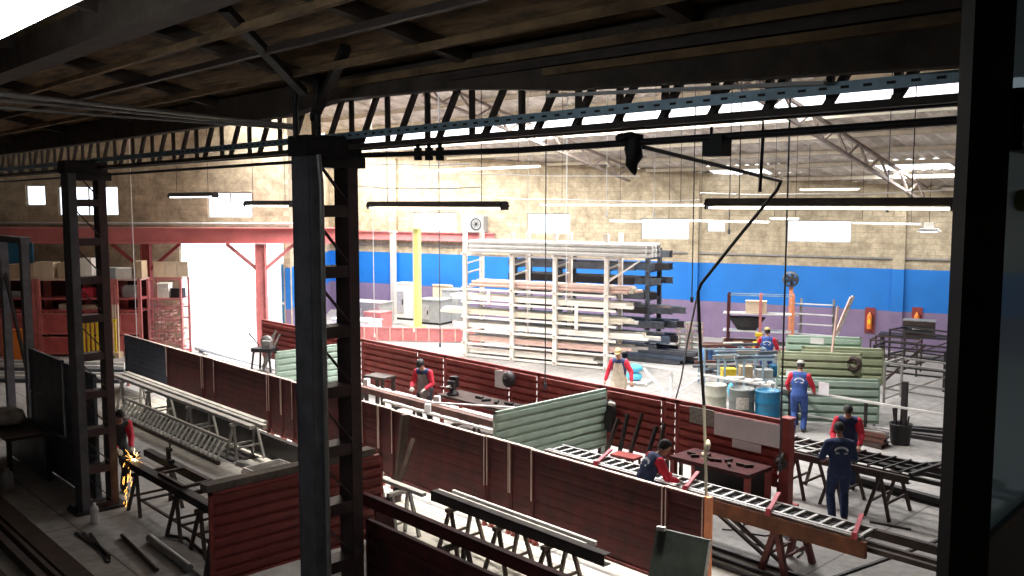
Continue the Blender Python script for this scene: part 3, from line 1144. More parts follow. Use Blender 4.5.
solo('pipe_stub', b, 'pale_bar', 'short pale pipe sticking out above the bright red screen', 'pipe')
b = MB(); b.bar((-13.25, 9.55, .0), (-13.2, 9.74, 1.62), .16, .07, (1, 0, 0))
solo('timber_post', b, 'steel_brown', 'dark upright post standing before the dark red row behind the grey trestles', 'post')

# --- long beams at the bottom
long_bar((-11.2, 7.45, 1.06), (-5.0, 7.45, 1.06), .10, .17, 'red_dark', 'channel_beam', 'long red-brown channel beam crossing the bottom right of the middle column', 'beam', section='channel')
for i, u in enumerate((-9.0, -6.4)):
    trestle(u, 7.45, .97, 'tall dark trestle under the long red-brown beam, %s' % ['near the middle column', 'farther along'][i], 'steel_brown', w=.5)
screen((-7.0, 6.15), 0, 4.3, .30, 1.60, 'red_dark', 'red_dark', 'dark red screen along the bottom edge right of the middle column', depth=.02)
long_bar((-8.6, 5.62, 1.02), (-4.5, 5.62, 1.02), .18, .06, 'steel_grey', 'steel_bar', 'grey flat bar beside the dark red screen at the bottom edge', 'bar')
for i, u in enumerate((-8.0, -5.2)):
    trestle(u, 5.62, .99, 'dark trestle under the grey flat bar at the bottom edge, %s' % ['near the middle column', 'farther along'][i], 'steel_dark', w=.4)

# --- grille table between the rows (right)
for i, u in enumerate((-10.9, -9.4, -6.75)):
    trestle(u, 12.1, .70, 'reddish trestle under the long ladder gate, %s from the left' % ORD[i], 'trestle_red', w=.85, spread=.20, group='trestles of the ladder gate table', lw=.085)
long_bar((-11.6, 11.70, .765), (-5.35, 11.70, .765), .06, .23, 'rust', 'channel_beam', 'rusty orange-brown channel along the front of the ladder gate table', 'beam')
long_bar((-11.6, 12.45, .76), (-4.4, 12.45, .76), .10, .12, 'steel_brown', 'channel_beam', 'brown channel along the far side of the ladder gate table', 'beam', section='channel')
o = thing('ladder_gate', 'long white runged steel gate lying on the table behind the near row', 'gate', (-8.45, 12.0, .905), 0)
for y, mm_ in ((-.20, 'steel_light'), (.20, 'steel_grey')):
    m = MB(); m.bar((-3.1, y, 0), (3.0, y, 0), .05, .045); m.build('side_rail', mm_, o)
m = MB(); m.bar((-3.1, -.26, -.01), (3.0, -.26, -.01), .05, .05); m.build('front_rail', 'steel_grey', o)
for y in (-.11, -.03, .06, .14):
    m = MB(); m.bar((-3.1, y, -.035), (3.0, y, -.035), .06, .02); m.build('inner_rail', 'steel_dark', o)
for k in range(30):
    x = -3.02 + k * .206
    m = MB(); m.box((x, 0, 0), (.045, .36, .03)); m.build('rung', 'pale_bar', o)
for i, u in enumerate((-10.35, -8.45, -6.95, -5.62)):
    o = thing('bar_clamp', 'red bar clamp across the long white gate, %s from the left' % ORD[i], 'clamp', (u, 12.0, .92), R(18), 'red clamps on the white gate')
    m = MB(); m.bar((0, -.34, .02), (0, .36, .10), .06, .035); m.build('bar', 'red_clamp', o)
    m = MB(); m.box((0, -.34, .02), (.07, .05, .10)); m.build('jaw', 'red_clamp', o)
for i, (v, dz) in enumerate(((12.05, 0), (11.85, 0))):
    long_bar((-7.2, v, .738), (-3.2, v, .738), .07, .07, 'steel_brown', 'steel_bar', 'brown bar sticking out beyond the right end of the white gate, %s' % ['farther one', 'nearer one'][i], 'bar')
for i, (u_, w_) in enumerate(((-8.5, 12.25), (-7.9, 12.0))):
    long_bar((u_, w_, .66), (u_ + 1.35, w_ - .1, .03), .05, .05, 'steel_brown', 'stay_bar', 'slanting brown stay under the white gate, %s from the orange post' % ORD[i], 'bar')
p0, p1 = gz(792, 574, .30), gz(938, 551, .34)
long_bar((p0.x, p0.y, .03), (p1.x, p1.y, .50), .05, .04, 'steel_dark', 'stay_bar', 'dark slanting stay near the bottom right under the brown bars', 'bar')
for i, (v, u0, u1) in enumerate(((11.35, -8.0, -5.2), (11.60, -8.2, -5.4), (11.9, -8.4, -5.6))):
    long_bar((u0, v, .04), (u1, v - .1, .04), .06, .05, 'steel_dark', 'floor_bar', 'dark bar on the floor under the white gate, %s from the dark board' % ORD[i], 'bar', 'dark floor bars')
for i in range(3):
    b = MB()
    pts = [(-8.3 + .19 * k + .12 * math.sin(k * 2 + i), 12.7 + .33 * i + .22 * math.sin(k * 1.3 + i * 2), .015) for k in range(9)]
    b.path(pts, .012, 6)
    solo('floor_cable', b, 'black', 'thin black cable winding over the floor behind the rusty channel, %s' % ['nearest the rusty channel', 'middle one', 'nearest the thick red post'][i], 'cable')

# --- bench with vise along row 2 near the middle; pale work beams before it
for i, u in enumerate((-19.2, -17.0, -14.8)):
    trestle(u, 12.55, .74, 'dark trestle under the pale long beams behind the near row, %s from the left' % ORD[i], 'steel_brown', w=.75, group='trestles behind the near row')
long_bar((-20.4, 12.95, .80), (-13.9, 12.95, .80), .10, .06, 'pink_bar', 'steel_bar', 'long pale pink bar before the welding worker', 'bar')
long_bar((-19.6, 12.62, .82), (-13.6, 12.62, .82), .14, .14, 'rust_dark', 'steel_beam', 'long brown beam before the welding worker', 'beam')
long_bar((-17.5, 12.28, .80), (-12.95, 12.24, .80), .07, .05, 'pale_bar', 'steel_bar', 'pale bar nearest the dark red row before the welding worker', 'bar')
o = thing('work_bench', 'brown steel bench along the far red row behind the welding worker', 'bench', (-15.3, 13.95, 0), 0)
m = MB(); m.box((0, 0, .80), (3.6, .72, .06)); m.build('bench_top', 'steel_brown', o)
for x in (-1.7, 1.7):
    for y in (-.3, .3):
        m = MB(); m.box((x, y, .385), (.07, .07, .77)); m.build('leg', 'red_paint', o)
m = MB(); m.bar((-1.7, -.3, .25), (1.7, -.3, .25), .05, .05); m.build('stretcher', 'red_paint', o)
o = thing('bench_vise', 'dark bench vise on the brown bench under the far red row', 'vise', (-16.75, 13.8, .83), R(20))
m = MB(); m.lathe([(0, 0), (.15, 0), (.15, .05), (.09, .09), (.08, .18), (0, .18)], n=14); m.build('base', 'steel_dark', o)
m = MB(); m.box((0, -.05, .27), (.18, .14, .18)).box((0, .10, .27), (.17, .08, .18)).box((0, .02, .40), (.20, .05, .10)).box((0, .10, .40), (.20, .05, .10)); m.build('jaws', 'steel_dark', o)
m = MB(); m.tube((0, -.12, .25), (0, -.34, .25), .02, 8); sc = m.build('screw', 'steel_grey', o)
m = MB(); m.tube((-.16, -.32, .25), (.16, -.32, .25), .011, 6); m.build('handle', 'steel_grey', sc)
o = thing('metal_stool', 'small dark stool beside the pale beams near the middle column', 'stool', (-19.55, 13.6, 0), R(10))
m = MB(); m.box((0, 0, .92), (.75, .5, .06)); m.build('seat', 'steel_brown', o)
for x in (-.3, .3):
    for y in (-.2, .2):
        m = MB(); m.box((x, y, .45), (.09, .07, .9)); m.build('leg', 'steel_brown', o)
for i, (u, v) in enumerate(((-19.5, 12.62), (-19.2, 12.95), (-16.3, 12.95), (-15.8, 12.28), (-19.95, 12.95))):
    b = MB(); b.box((0, 0, .08), (.14, .13, .16)); b.box((0, 0, .165), (.12, .11, .012))
    zz = .87 if v < 12.85 else .83
    solo('white_carton', b, 'white_plain', 'small white carton on the pale beams before the welding worker, %s from the left' % ORD[[1, 2, 3, 4, 0][i]], 'carton', 'white cartons on the beams', loc=(u, v, {0: .89, 1: .83, 2: .83, 3: .825, 4: .83}[i]), rz=R(15 * i))
b = MB(); b.bar((-16.2, 12.55, .93), (-14.0, 13.65, .98), .06, .03)
solo('pale_strip', b, 'steel_light', 'thin bright strip lying slantwise from the beams to the brown bench', 'strip')
b = MB(); b.box((0, 0, .14), (.06, .05, .28)); b.box((0, -.03, .03), (.1, .12, .06))
solo('upright_stop', b, 'pink_bar', 'small pinkish upright stop at the right end of the brown bench', 'stop', loc=(-13.75, 13.7, .83))
b = MB()
for k in range(7):
    b.box((-16 + .33 * k, 14.0 + .08 * math.sin(k * 5), .86), (.22, .08, .05), Matrix.Rotation(k * 1.1, 3, 'Z'))
solo('bench_scrap', b, 'steel_dark', 'loose dark metal scraps scattered over the brown bench', 'scrap', kind='stuff')
# things hung on row 2
o = thing('hanging_helmet', 'dark helmet hanging on the far red row beside a white card', 'helmet', (-15.35, 14.42, 1.22), 0)
m = MB(); m.ball((0, -.06, .12), .17, 14, (1, .9, 1.2)); m.build('shell', 'steel_dark', o)
m = MB(); m.ball((0, -.2, .13), .08, 10, (1, .3, .7)); m.build('visor', 'black', o)
b = MB(); b.box((0, 0, .2), (.46, .015, .42)); b.box((0, -.002, .41), (.05, .02, .03))
solo('hanging_card', b, 'sheet_white', 'white card hung on the far red row left of the dark helmet', 'card', loc=(-15.75, 14.49, 1.06))
b = MB()
b.lathe([(0, .34), (.05, .33), (.10, .26), (.13, .12), (.14, -.1), (.12, -.3), (.04, -.36), (0, -.36)], n=14)
for v in b.v:
    v.x += .03 * math.sin(v.z * 11); v.y *= .7
solo('hanging_jacket', b, 'steel_dark', 'dark jacket hanging at the inner end of the pale green cross screen', 'jacket', loc=(-12.25, 14.42, 1.0))
b = MB(); b.ball((0, 0, 0), .07, 10, (1.6, .7, .7))
solo('hanging_glove', b, 'glove', 'pale glove lying over the dark hanging jacket', 'glove', loc=(-12.1, 14.28, 1.30))
b = MB()
p0, p1 = pv(714, 413, 14.5), pv(781, 442, 14.5)
b.box((0, 0, 0), (p1.x - p0.x, .012, .42)); b.box((0, -.003, .203), (p1.x - p0.x, .016, .014))
solo('white_sheet', b, 'sheet_white', 'long white drawing sheet pinned on the far red row at right', 'sheet', loc=((p0.x + p1.x) / 2, 14.515, 1.27))
b = MB(); b.box((0, 0, 0), (.62, .01, .16)); b.box((-.28, -.003, .05), (.03, .012, .03))
solo('hanging_note', b, 'sheet_white', 'small white note hung just below the long white sheet', 'note', loc=(-9.0, 14.515, .97))
b = MB(); b.box((0, 0, 0), (.56, .014, .32)); b.box((0, -.006, .15), (.56, .012, .02)); b.box((0, -.006, -.15), (.56, .012, .02))
solo('notice_sign', b, 'notice', 'grey speckled notice plate on the far red row left of the white sheet', 'notice', loc=(-10.0, 14.5, 1.36))
# low things under row 2 near the green screen
for i, (u, v, a) in enumerate(((-12.05, 14.15, 8), (-11.7, 14.2, -6), (-11.4, 14.1, 10), (-11.05, 14.2, 4), (-10.7, 14.15, -8))):
    b = MB(); b.bar((0, -.25, 0), (.05 * a / 5, .2, 1.0 + .12 * (i % 3)), .10, .04, (1, 0, 0))
    solo('leaning_bar', b, ['steel_brown', 'steel_dark'][i % 2], 'dark bar leaning against the far red row, %s right of the green screen' % ORD[i], 'bar', 'bars leaning on the far red row', loc=(u, v, 0))
o = thing('red_stool', 'red step stool under the far red row behind the white gate', 'stool', (-11.05, 13.5, 0), R(5))
m = MB(); m.box((0, 0, .55), (.55, .32, .05)); m.build('seat', 'red_paint', o)
for x in (-.22, .22):
    for y in (-.12, .12):
        m = MB(); m.bar((x, y, .53), (x * 1.25, y * 1.2, 0), .04, .04); m.build('leg', 'steel_brown', o)
o = thing('red_bench', 'red steel work table under the white sheet on the far red row', 'table', (-9.2, 13.95, 0), 0)
m = MB(); m.box((0, 0, .72), (1.7, .8, .07)); m.build('table_top', 'red_dark', o)
for x in (-.8, .8):
    for y in (-.34, .34):
        m = MB(); m.box((x, y, .345), (.09, .09, .69)); m.build('leg', 'red_paint', o)
m = MB(); m.box((0, .3, .40), (1.5, .03, .55)); m.build('back_panel', 'black', o)
b = MB()
for k in range(9):
    b.box((-9.8 + .15 * k, 13.9 + .12 * math.sin(k * 4), .785), (.16, .05, .05), Matrix.Rotation(k * .9, 3, 'Z'))
solo('table_scrap', b, 'steel_brown', 'loose scrap offcuts on the red work table', 'scrap', kind='stuff')
b = MB(); b.path([(-8.2, 14.46, 1.0), (-8.15, 14.3, .95), (-8.1, 14.35, .8), (-8.2, 14.4, .72), (-8.3, 14.36, .85), (-8.24, 14.42, .98)], .035)
b.ball((-8.2, 14.38, .85), .11, 10, (1.2, .6, .8))
solo('glove_bundle', b, 'steel_brown', 'brown bundle hung on the thick red post of the far row', 'bundle')

# --- second bar table with the two men (right)
for i, u in enumerate((-8.35, -7.6, -6.75)):
    trestle(u, 15.55, .76, 'brown trestle under the two workers\' rod table, %s from the left' % ORD[i], 'steel_brown', w=.9, spread=.22, group='trestles of the rod table')
long_bar((-9.3, 15.1, .82), (-6.2, 15.1, .82), .10, .12, 'steel_brown', 'steel_beam', 'brown beam on the rod table nearest the thick red post', 'beam', section='channel')
long_bar((-9.4, 16.05, .82), (-5.0, 16.05, .82), .10, .10, 'steel_brown', 'steel_beam', 'brown beam on the far side of the rod table', 'beam', section='channel')
long_bar((-7.6, 15.35, .797), (-4.2, 15.35, .797), .07, .07, 'steel_dark', 'steel_bar', 'dark bar running out right from the rod table, nearer one', 'bar')
long_bar((-7.7, 15.75, .797), (-4.0, 15.75, .797), .07, .07, 'steel_dark', 'steel_bar', 'dark bar running out right from the rod table, farther one', 'bar')
o = thing('rod_grille', 'dark grille of crossed rods lying on the rod table', 'grille', (-7.7, 15.6, .885), 0)
for y in (-.45, -.15, .15, .42):
    m = MB(); m.bar((-1.6, y, 0), (1.55, y, 0), .035, .03); m.build('long_rod', 'steel_dark', o)
for k in range(11):
    m = MB(); m.bar((-1.5 + k * .28, -.45, .03), (-1.4 + k * .28, .45, .03), .03, .025); m.build('cross_rod', 'pale_bar' if k < 5 else 'steel_dark', o)
m = MB(); m.bar((1.5, -.5, .04), (1.62, .55, .04), .06, .05); m.build('end_bar', 'steel_dark', o)
long_bar((-8.1, 16.75, .09), (-4.2, 16.35, .09), .14, .17, 'steel_dark', 'floor_beam', 'heavy dark beam lying on the floor right of the two workers', 'beam', section='ibeam')
b = MB(); b.bar((-6.75, 14.85, .02), (-6.1, 15.0, .02), .03, .03)
solo('floor_rod', b, 'steel_dark', 'short dark rod on the floor right of the navy worker', 'rod')
o = thing('floor_grille', 'small dark grille on the floor beside the window post', 'grille', tuple(gz(926, 470, 0)), R(60))
m = MB()
for y in (-.3, .3):
    m.bar((-.6, y, .03), (.6, y, .03), .05, .06)
m.build('side_bars', 'steel_dark', o)
for k in range(5):
    m = MB(); m.bar((-.5 + k * .25, -.3, .045), (-.5 + k * .25, .3, .045), .04, .03); m.build('rung', 'steel_dark', o)

# long rail frame with posts behind row 2 (v = 20)
VR = 20.15
o = thing('guard_rail', 'long pale waist-high rail on posts behind the far red row', 'rail', (-11, VR, 0), 0)
m = MB(); m.bar((-4.9, 0, .89), (4.4, 0, .89), .05, .045); m.build('top_rail', 'pale_bar', o)
m = MB(); m.bar((-4.9, .25, .85), (4.4, .25, .85), .05, .04); m.build('rear_rail', 'steel_grey', o)
for k, x in enumerate((-4.0, -.35, -.15, 1.6, 2.3, 2.5, 3.5, 4.2)):
    m = MB(); m.box((x, .1, .425), (.06, .06, .85)); m.build('post', 'white_plain' if k == 0 else 'steel_dark', o)
m = MB(); m.bar((-4.0, 0, .10), (-4.9, 0, .8), .05, .04); m.bar((-4.0, 0, .10), (-3.0, 0, .8), .05, .04); m.build('brace', 'white_plain', o)
m = MB(); m.bar((-.2, .1, .3), (2.4, .1, .3), .03, .03); m.build('lower_rail', 'steel_light', o)


def drum(px, py, z, r, mm_, label, ribs=True, rz=0, lab=None):
    p = gz(px, py, z)
    o = thing('steel_drum', label, 'drum', (p.x, p.y, 0), rz)
    m = MB()
    pr = [(0, .01), (r, .01), (r + .012, .03), (r, .05)]
    for f in (.34, .67):
        pr += [(r, z * f - .03), (r + .016, z * f), (r, z * f + .03)]
    pr += [(r, z - .05), (r + .012, z - .02), (r, z), (r - .03, z), (r - .03, z - .04), (0, z - .04)]
    m.lathe(pr, n=28)
    m.build('barrel', mm_, o)
    m = MB(); m.lathe([(0, z - .038), (.035, z - .038), (.035, z - .01), (0, z - .01)], (r * .5, 0, 0), n=10); m.build('bung', 'steel_grey', o)
    return o


drum(768, 390, .90, .30, 'drum_blue', 'bright blue steel drum behind the far red row')
o = drum(742, 388, .90, .31, 'drum_grey', 'dark grey drum with white square label left of the blue drum')
m = MB(); d_ = Vector((-o.location.x, -o.location.y, 0)).normalized(); a_ = math.atan2(d_.y, d_.x)
for k in range(6):
    t0, t1 = a_ - .42 + .16 * k, a_ - .42 + .16 * (k + 1)
    m._add([(.33 * math.cos(t0), .33 * math.sin(t0), .42), (.33 * math.cos(t1), .33 * math.sin(t1), .42), (.33 * math.cos(t1), .33 * math.sin(t1), .72), (.33 * math.cos(t0), .33 * math.sin(t0), .72)], [(0, 1, 2, 3)])
m.build('paper_label', 'notice', o)
drum(716, 384, .88, .27, 'drum_pale', 'pale grey-green drum leftmost behind the far red row')
b = MB(); b.ball((0, 0, 0), .12, 12, (.8, .8, 1.6)); b.ball((.03, 0, -.15), .10, 10, (.9, .8, 1.2))
p = pv(731, 390, 20.08)
solo('blue_rag', b, 'cloth_sky', 'sky blue rag hanging between the pale drum and the dark grey drum', 'rag', loc=p)
b = MB()
for k in range(10):
    b.box((-13.4 + .16 * k + .3, 20.45 + .1 * math.sin(k * 3), .895 + .02 * (k % 3)), (.2, .12, .05), Matrix.Rotation(k * .7, 3, 'Z'))
b.xform(Matrix.Translation((0, -.18, .02)))
solo('rail_scrap', b, 'pale_bar', 'loose pale offcuts heaped on the long pale rail', 'scrap', kind='stuff')

# welded wire benches behind (pale frames)
def frame_bench(px0, px1, py, Y, z, mm_, label):
    a, b_ = pd(px0, py, Y), pd(px1, py + 3, Y)
    L = (b_ - a).length
    o = thing('frame_bench', label, 'bench', ((a.x + b_.x) / 2, (a.y + b_.y) / 2, 0), math.atan2(b_.y - a.y, b_.x - a.x))
    for zz, n_ in ((z, 'top_frame'), (z * .48, 'lower_frame')):
        m = MB()
        for y in (-.4, .4):
            m.bar((-L / 2, y, zz), (L / 2, y, zz), .05, .05)
        for x in (-L / 2, -L / 6, L / 6, L / 2):
            m.bar((x, -.4, zz), (x, .4, zz), .04, .04)
        m.build(n_, mm_, o)
    for x in (-L / 2, -L / 6, L / 6, L / 2):
        for y in (-.4, .4):
            m = MB(); m.box((x, y, z / 2), (.05, .05, z)); m.build('leg', mm_, o)
    m = MB(); m.box((0, 0, z * .48 + .03), (L - .05, .75, .02)); m.build('shelf', 'steel_grey', o)
    return o


fb = frame_bench(722, 778, 352, 25.2, 1.15, 'blue_grey', 'blue-grey welded bench frame behind the drums, nearer one')
fb2 = frame_bench(702, 762, 346, 27.0, 1.15, 'blue_grey', 'blue-grey welded bench frame behind the drums, farther one')
for i, (px, py, mm_, lb) in enumerate(((708, 372, 'cloth_blue', 'deep blue cloth heap on the floor left of the nearer blue-grey bench frame'), (716, 369, 'cloth_sky', 'pale blue bag on the floor at the left foot of the nearer blue-grey bench frame'))):
    p = gz(px, py, 0)
    b = MB(); b.ball((0, 0, .42 if i == 0 else .25), .28, 12, (1, .9, 1.7 if i == 0 else 1)); b.ball((.18, .1, .40), .2, 10); b.ball((-.1, .05, .62 if i == 0 else .42), .2, 10)
    for v in b.v:
        v.z = max(0, v.z + .03 * math.sin(v.x * 23 + v.y * 17))
    solo('cloth_heap', b, mm_, lb, 'cloth', loc=p)
for i, (x, y, zz, s, mm_) in enumerate(((-.6, 0, .58, (.38, .3, .22), 'yellow'), (-.1, .05, .58, (.34, .3, .28), 'cardboard'), (.4, -.05, .58, (.42, .3, .2), 'plastic_grey'), (.75, .1, .58, (.25, .3, .3), 'drum_blue'))):
    M = Matrix.Translation(fb.location) @ Matrix.Rotation(fb.rotation_euler.z, 4, 'Z')
    p = M @ Vector((x, y, .59))
    b = MB(); b.box((0, 0, s[2] / 2), s); b.box((0, 0, s[2] + .012), (s[0] * 1.06, s[1] * 1.06, .024)); b.box((0, -s[1] / 2 - .006, s[2] * .55), (s[0] * .3, .012, .03))
    solo('storage_box', b, mm_, '%s box on the lower shelf of the nearer blue-grey bench frame' % ['yellow', 'brown', 'grey', 'blue'][i], 'box', loc=p, rz=fb.rotation_euler.z)
for i, (x, w) in enumerate(((-.5, .9), (.3, 1.0), (.1, .6))):
    M = Matrix.Translation(fb2.location) @ Matrix.Rotation(fb2.rotation_euler.z, 4, 'Z')
    p = M @ Vector((x, -.2 + .2 * i, 1.22))
    b = MB(); b.bar((-w / 2, 0, 0), (w / 2, .1, 0), .12, .08)
    solo('profile_offcut', b, ['rust_dark', 'dark_bar', 'cream_bar'][i], '%s offcut bar on top of the farther blue-grey bench frame' % ['rusty', 'dark', 'cream'][i], 'offcut', loc=p, rz=fb2.rotation_euler.z)

CL = ['floor profile', 'pipe']
for i in range(14):
    M = Matrix.Translation((fb if i % 2 else fb2).location) @ Matrix.Rotation(fb.rotation_euler.z, 4, 'Z')
    b = MB()
    L_ = .5 + .09 * (i % 5)
    if i % 3 == 0:
        b.tube((-L_ / 2, 0, .05), (L_ / 2, .08, .05), .045, 8)
    elif i % 3 == 1:
        b.channel((-L_ / 2, 0, .05), (L_ / 2, 0, .05), .10, .10, .012)
    else:
        b.bar((-L_ / 2, 0, .04), (L_ / 2, .05, .04), .12, .08)
    z_ = 1.175 if i % 2 else .58
    solo('metal_offcut', b, ['dark_bar', 'steel_grey', 'rust_dark', 'blue_pipe', 'steel_grey', 'dark_bar'][i % 6], 'short metal offcut lying on the blue-grey bench frames', 'offcut', 'offcuts on the blue-grey bench frames',
         loc=M @ Vector((-1.0 + .15 * i, -.4 if i % 4 < 2 else .4, z_)) , rz=fb.rotation_euler.z + R(4 * (i % 3)))
# brown work table behind worker with red posts (back shelves)
Y8 = 31.0
a = pd(728, 345, Y8); b_ = pd(792, 345, Y8 - .6)
L = (b_ - a).length
rz8 = math.atan2(b_.y - a.y, b_.x - a.x)
o = thing('storage_rack', 'open rack with red posts and shelf boards before the back wall', 'rack', ((a.x + b_.x) / 2, (a.y + b_.y) / 2, 0), rz8)
for x in (-L / 2, 0, L / 2):
    for y in (-.3, .3):
        m = MB(); m.box((x, y, 1.2), (.09, .07, 2.4)); m.build('post', ['red_dark', 'pink_red', 'orange_post'][int(x / L * 2 + 1)], o)
for zz, n_ in ((2.36, 'top_bar'), (1.72, 'shelf'), (1.12, 'shelf'), (.7, 'shelf')):
    m = MB()
    if n_ == 'shelf':
        m.box((0, 0, zz), (L + .35, .66, .032))
    else:
        m.bar((-L / 2, -.3, zz), (L / 2, -.3, zz), .03, .03); m.bar((-L / 2, .3, zz), (L / 2, .3, zz), .03, .03)
    m.build(n_, 'blue_grey' if n_ == 'top_bar' else 'pale_bar' if zz > 1 else 'steel_brown', o)
M8 = Matrix.Translation(o.location) @ Matrix.Rotation(rz8, 4, 'Z')
b = MB(); b.box((0, 0, .20), (.70, .42, .40)); b.box((0, 0, .405), (.72, .44, .012)); b.box((0, -.213, .22), (.12, .006, .4)); b.box((-.18, -.215, .2), (.16, .004, .16))
solo('storage_box', b, 'cardboard_pale', 'tan carton on the upper shelf of the open rack with red posts', 'box', loc=M8 @ Vector((-.15, 0, 1.745)), rz=rz8)
b = MB(); b.lathe([(0, .0), (.32, 0), (.62, .42), (.64, .44), (.60, .44), (.3, .03), (0, .03)], n=20)
for v in b.v:
    v.y *= .48
solo('basin', b, 'steel_dark', 'wide dark basin on the middle shelf of the open rack', 'basin', loc=M8 @ Vector((-.45, 0, 1.145)), rz=rz8)
for i in range(5):
    b = MB(); b.bar((-.7 - .1 * i, 0, 0), (.8 - .2 * (i % 2), .05 * i, 0), .10, .07)
    solo('profile_bar', b, ['rust', 'red_dark', 'steel_brown', 'rust', 'cream_bar'][i], 'short stock bar on the lowest shelf of the open rack, %s from the front' % ORD[i], 'bar', 'bars on the open rack', loc=M8 @ Vector((-.2, -.28 + .13 * i, .76)), rz=rz8)
# brown table in front of that rack
a = pd(706, 352, 28.6); b_ = pd(788, 352, 27.6)
L = (b_ - a).length
rzt = math.atan2(b_.y - a.y, b_.x - a.x)
o = thing('work_bench', 'reddish brown work table before the open rack, behind the blue-grey bench frames', 'bench', ((a.x + b_.x) / 2, (a.y + b_.y) / 2, 0), rzt)
m = MB(); m.box((0, 0, .92), (L, .8, .06)); m.build('bench_top', 'rust_dark', o)
for x in (-L / 2 + .1, 0, L / 2 - .1):
    for y in (-.34, .34):
        m = MB(); m.box((x, y, .445), (.07, .07, .89)); m.build('leg', 'steel_brown', o)
MT = Matrix.Translation(o.location) @ Matrix.Rotation(rzt, 4, 'Z')
b = MB(); b.box((0, 0, .1), (.3, .2, .2)); b.tube((0, 0, .2), (0, 0, .42), .04); b.box((.02, 0, .44), (.22, .14, .1))
solo('bench_drill', b, 'yellow', 'yellow bench machine on the reddish brown work table', 'machine', loc=MT @ Vector((.35, 0, .95)), rz=rzt)
for i in range(4):
    b = MB(); b.bar((-.8, 0, 0), (.8 - .15 * i, .08 * i, 0), .11, .07)
    solo('profile_bar', b, ['red_dark', 'rust_dark', 'steel_brown', 'rust_dark'][i], 'stock bar lying on the reddish brown work table, %s from the front' % ORD[i], 'bar', 'bars on the brown work table', loc=MT @ Vector((-.6, -.28 + .17 * i, .985)), rz=rzt)
# pallet-like upright frames at the foot of the back wall (680-700, 320-350)
for i, px in enumerate((684, 694)):
    p = gz(px, 352, 0)
    o = thing('wire_crate', 'pale upright lattice crate before the back wall, %s' % ['left one', 'right one'][i], 'crate', p, RW)
    m = MB()
    for x in (-.24, .24):
        for y in (-.2, .2):
            m.box((x, y, .55), (.05, .05, 1.1))
    m.build('posts', 'pink_bar', o)
    m = MB()
    for k in range(6):
        z = .08 + k * .2
        m.bar((-.24, -.2, z), (.24, -.2, z), .03, .05).bar((-.24, .2, z), (.24, .2, z), .03, .05).bar((-.24, -.2, z), (-.24, .2, z), .03, .05).bar((.24, -.2, z), (.24, .2, z), .03, .05)
    m.build('slats', 'drum_pale', o)

# fan on its post
p = pd(791, 279, 32.0)
o = thing('stand_fan', 'round grey fan on an orange-red post before the blue wall', 'fan', (p.x, p.y, 0), RW)
m = MB(); m.box((0, .1, (p.z - .3) / 2), (.12, .12, p.z - .3)); m.build('post', 'orange_post', o)
m = MB(); m.lathe([(.22, 0), (.26, .02), (.29, .04), (.26, .06), (.22, .08)], (0, -.1, p.z), 24, 'y')
for k in range(4):
    m.lathe([(.05 + .055 * k - .006, -.0), (.05 + .055 * k + .006, -.0), (.05 + .055 * k + .006, .016), (.05 + .055 * k - .006, .016), (.05 + .055 * k - .006, 0)], (0, -.1, p.z), 24, 'y')
for k in range(12):
    t = 2 * PI * k / 12
    m.tube((0, -.09, p.z), (.27 * math.cos(t), -.09, p.z + .27 * math.sin(t)), .006, 5)
m.build('guard', 'dark_bar', o)
for k in range(5):
    t = 2 * PI * k / 5
    m = MB(); m.prism([(0, -.03), (.20, -.09), (.23, .05), (.05, .05)], (0, -.04, p.z), (math.cos(t), .0, math.sin(t)), (-math.sin(t), .3, math.cos(t)), (0, 1, 0), .01); m.build('blade', 'steel_dark', o)
m = MB(); m.lathe([(0, 0), (.10, 0), (.11, .2), (0, .22)], (0, -.02, p.z), 14, 'y'); m.build('motor', 'steel_dark', o)

# wall posts with steel profiles, leaning step ladder
a, b_ = gz(812, 352, 0), pd(836, 305, 27.4)
p = pd(815, 347, 26.6)
o = thing('step_ladder', 'pale grey ladder leaning behind the stacked green panels', 'ladder', (p.x, p.y, 0), RW)
for s in (-.22, .22):
    m = MB(); m.bar((.0, s, .0), (.95, s + .35, 2.75), .15, .06); m.build('stile', 'pink_bar' if s < 0 else 'pale_bar', o)
for k in range(8):
    t = (k + .8) / 8.6
    m = MB(); m.bar((.95 * t, -.22 + .35 * t, 2.75 * t), (.95 * t, .22 + .35 * t, 2.75 * t), .09, .03); m.build('step', 'steel_light', o)
a = pd(803, 310, 30)
o = thing('peg_rack', 'rack of short pale pegs left of the leaning ladder', 'rack', (a.x, a.y, 0), RW)
for x in (-.1, .95):
    m = MB(); m.box((x, .2, 1.15), (.07, .07, 2.3)); m.build('post', 'steel_grey', o)
for k in range(4):
    m = MB(); m.bar((-.4, .1, 1.1 + .34 * k), (.95, .1, 1.1 + .34 * k), .16, .03); m.build('peg', 'pale_bar', o)

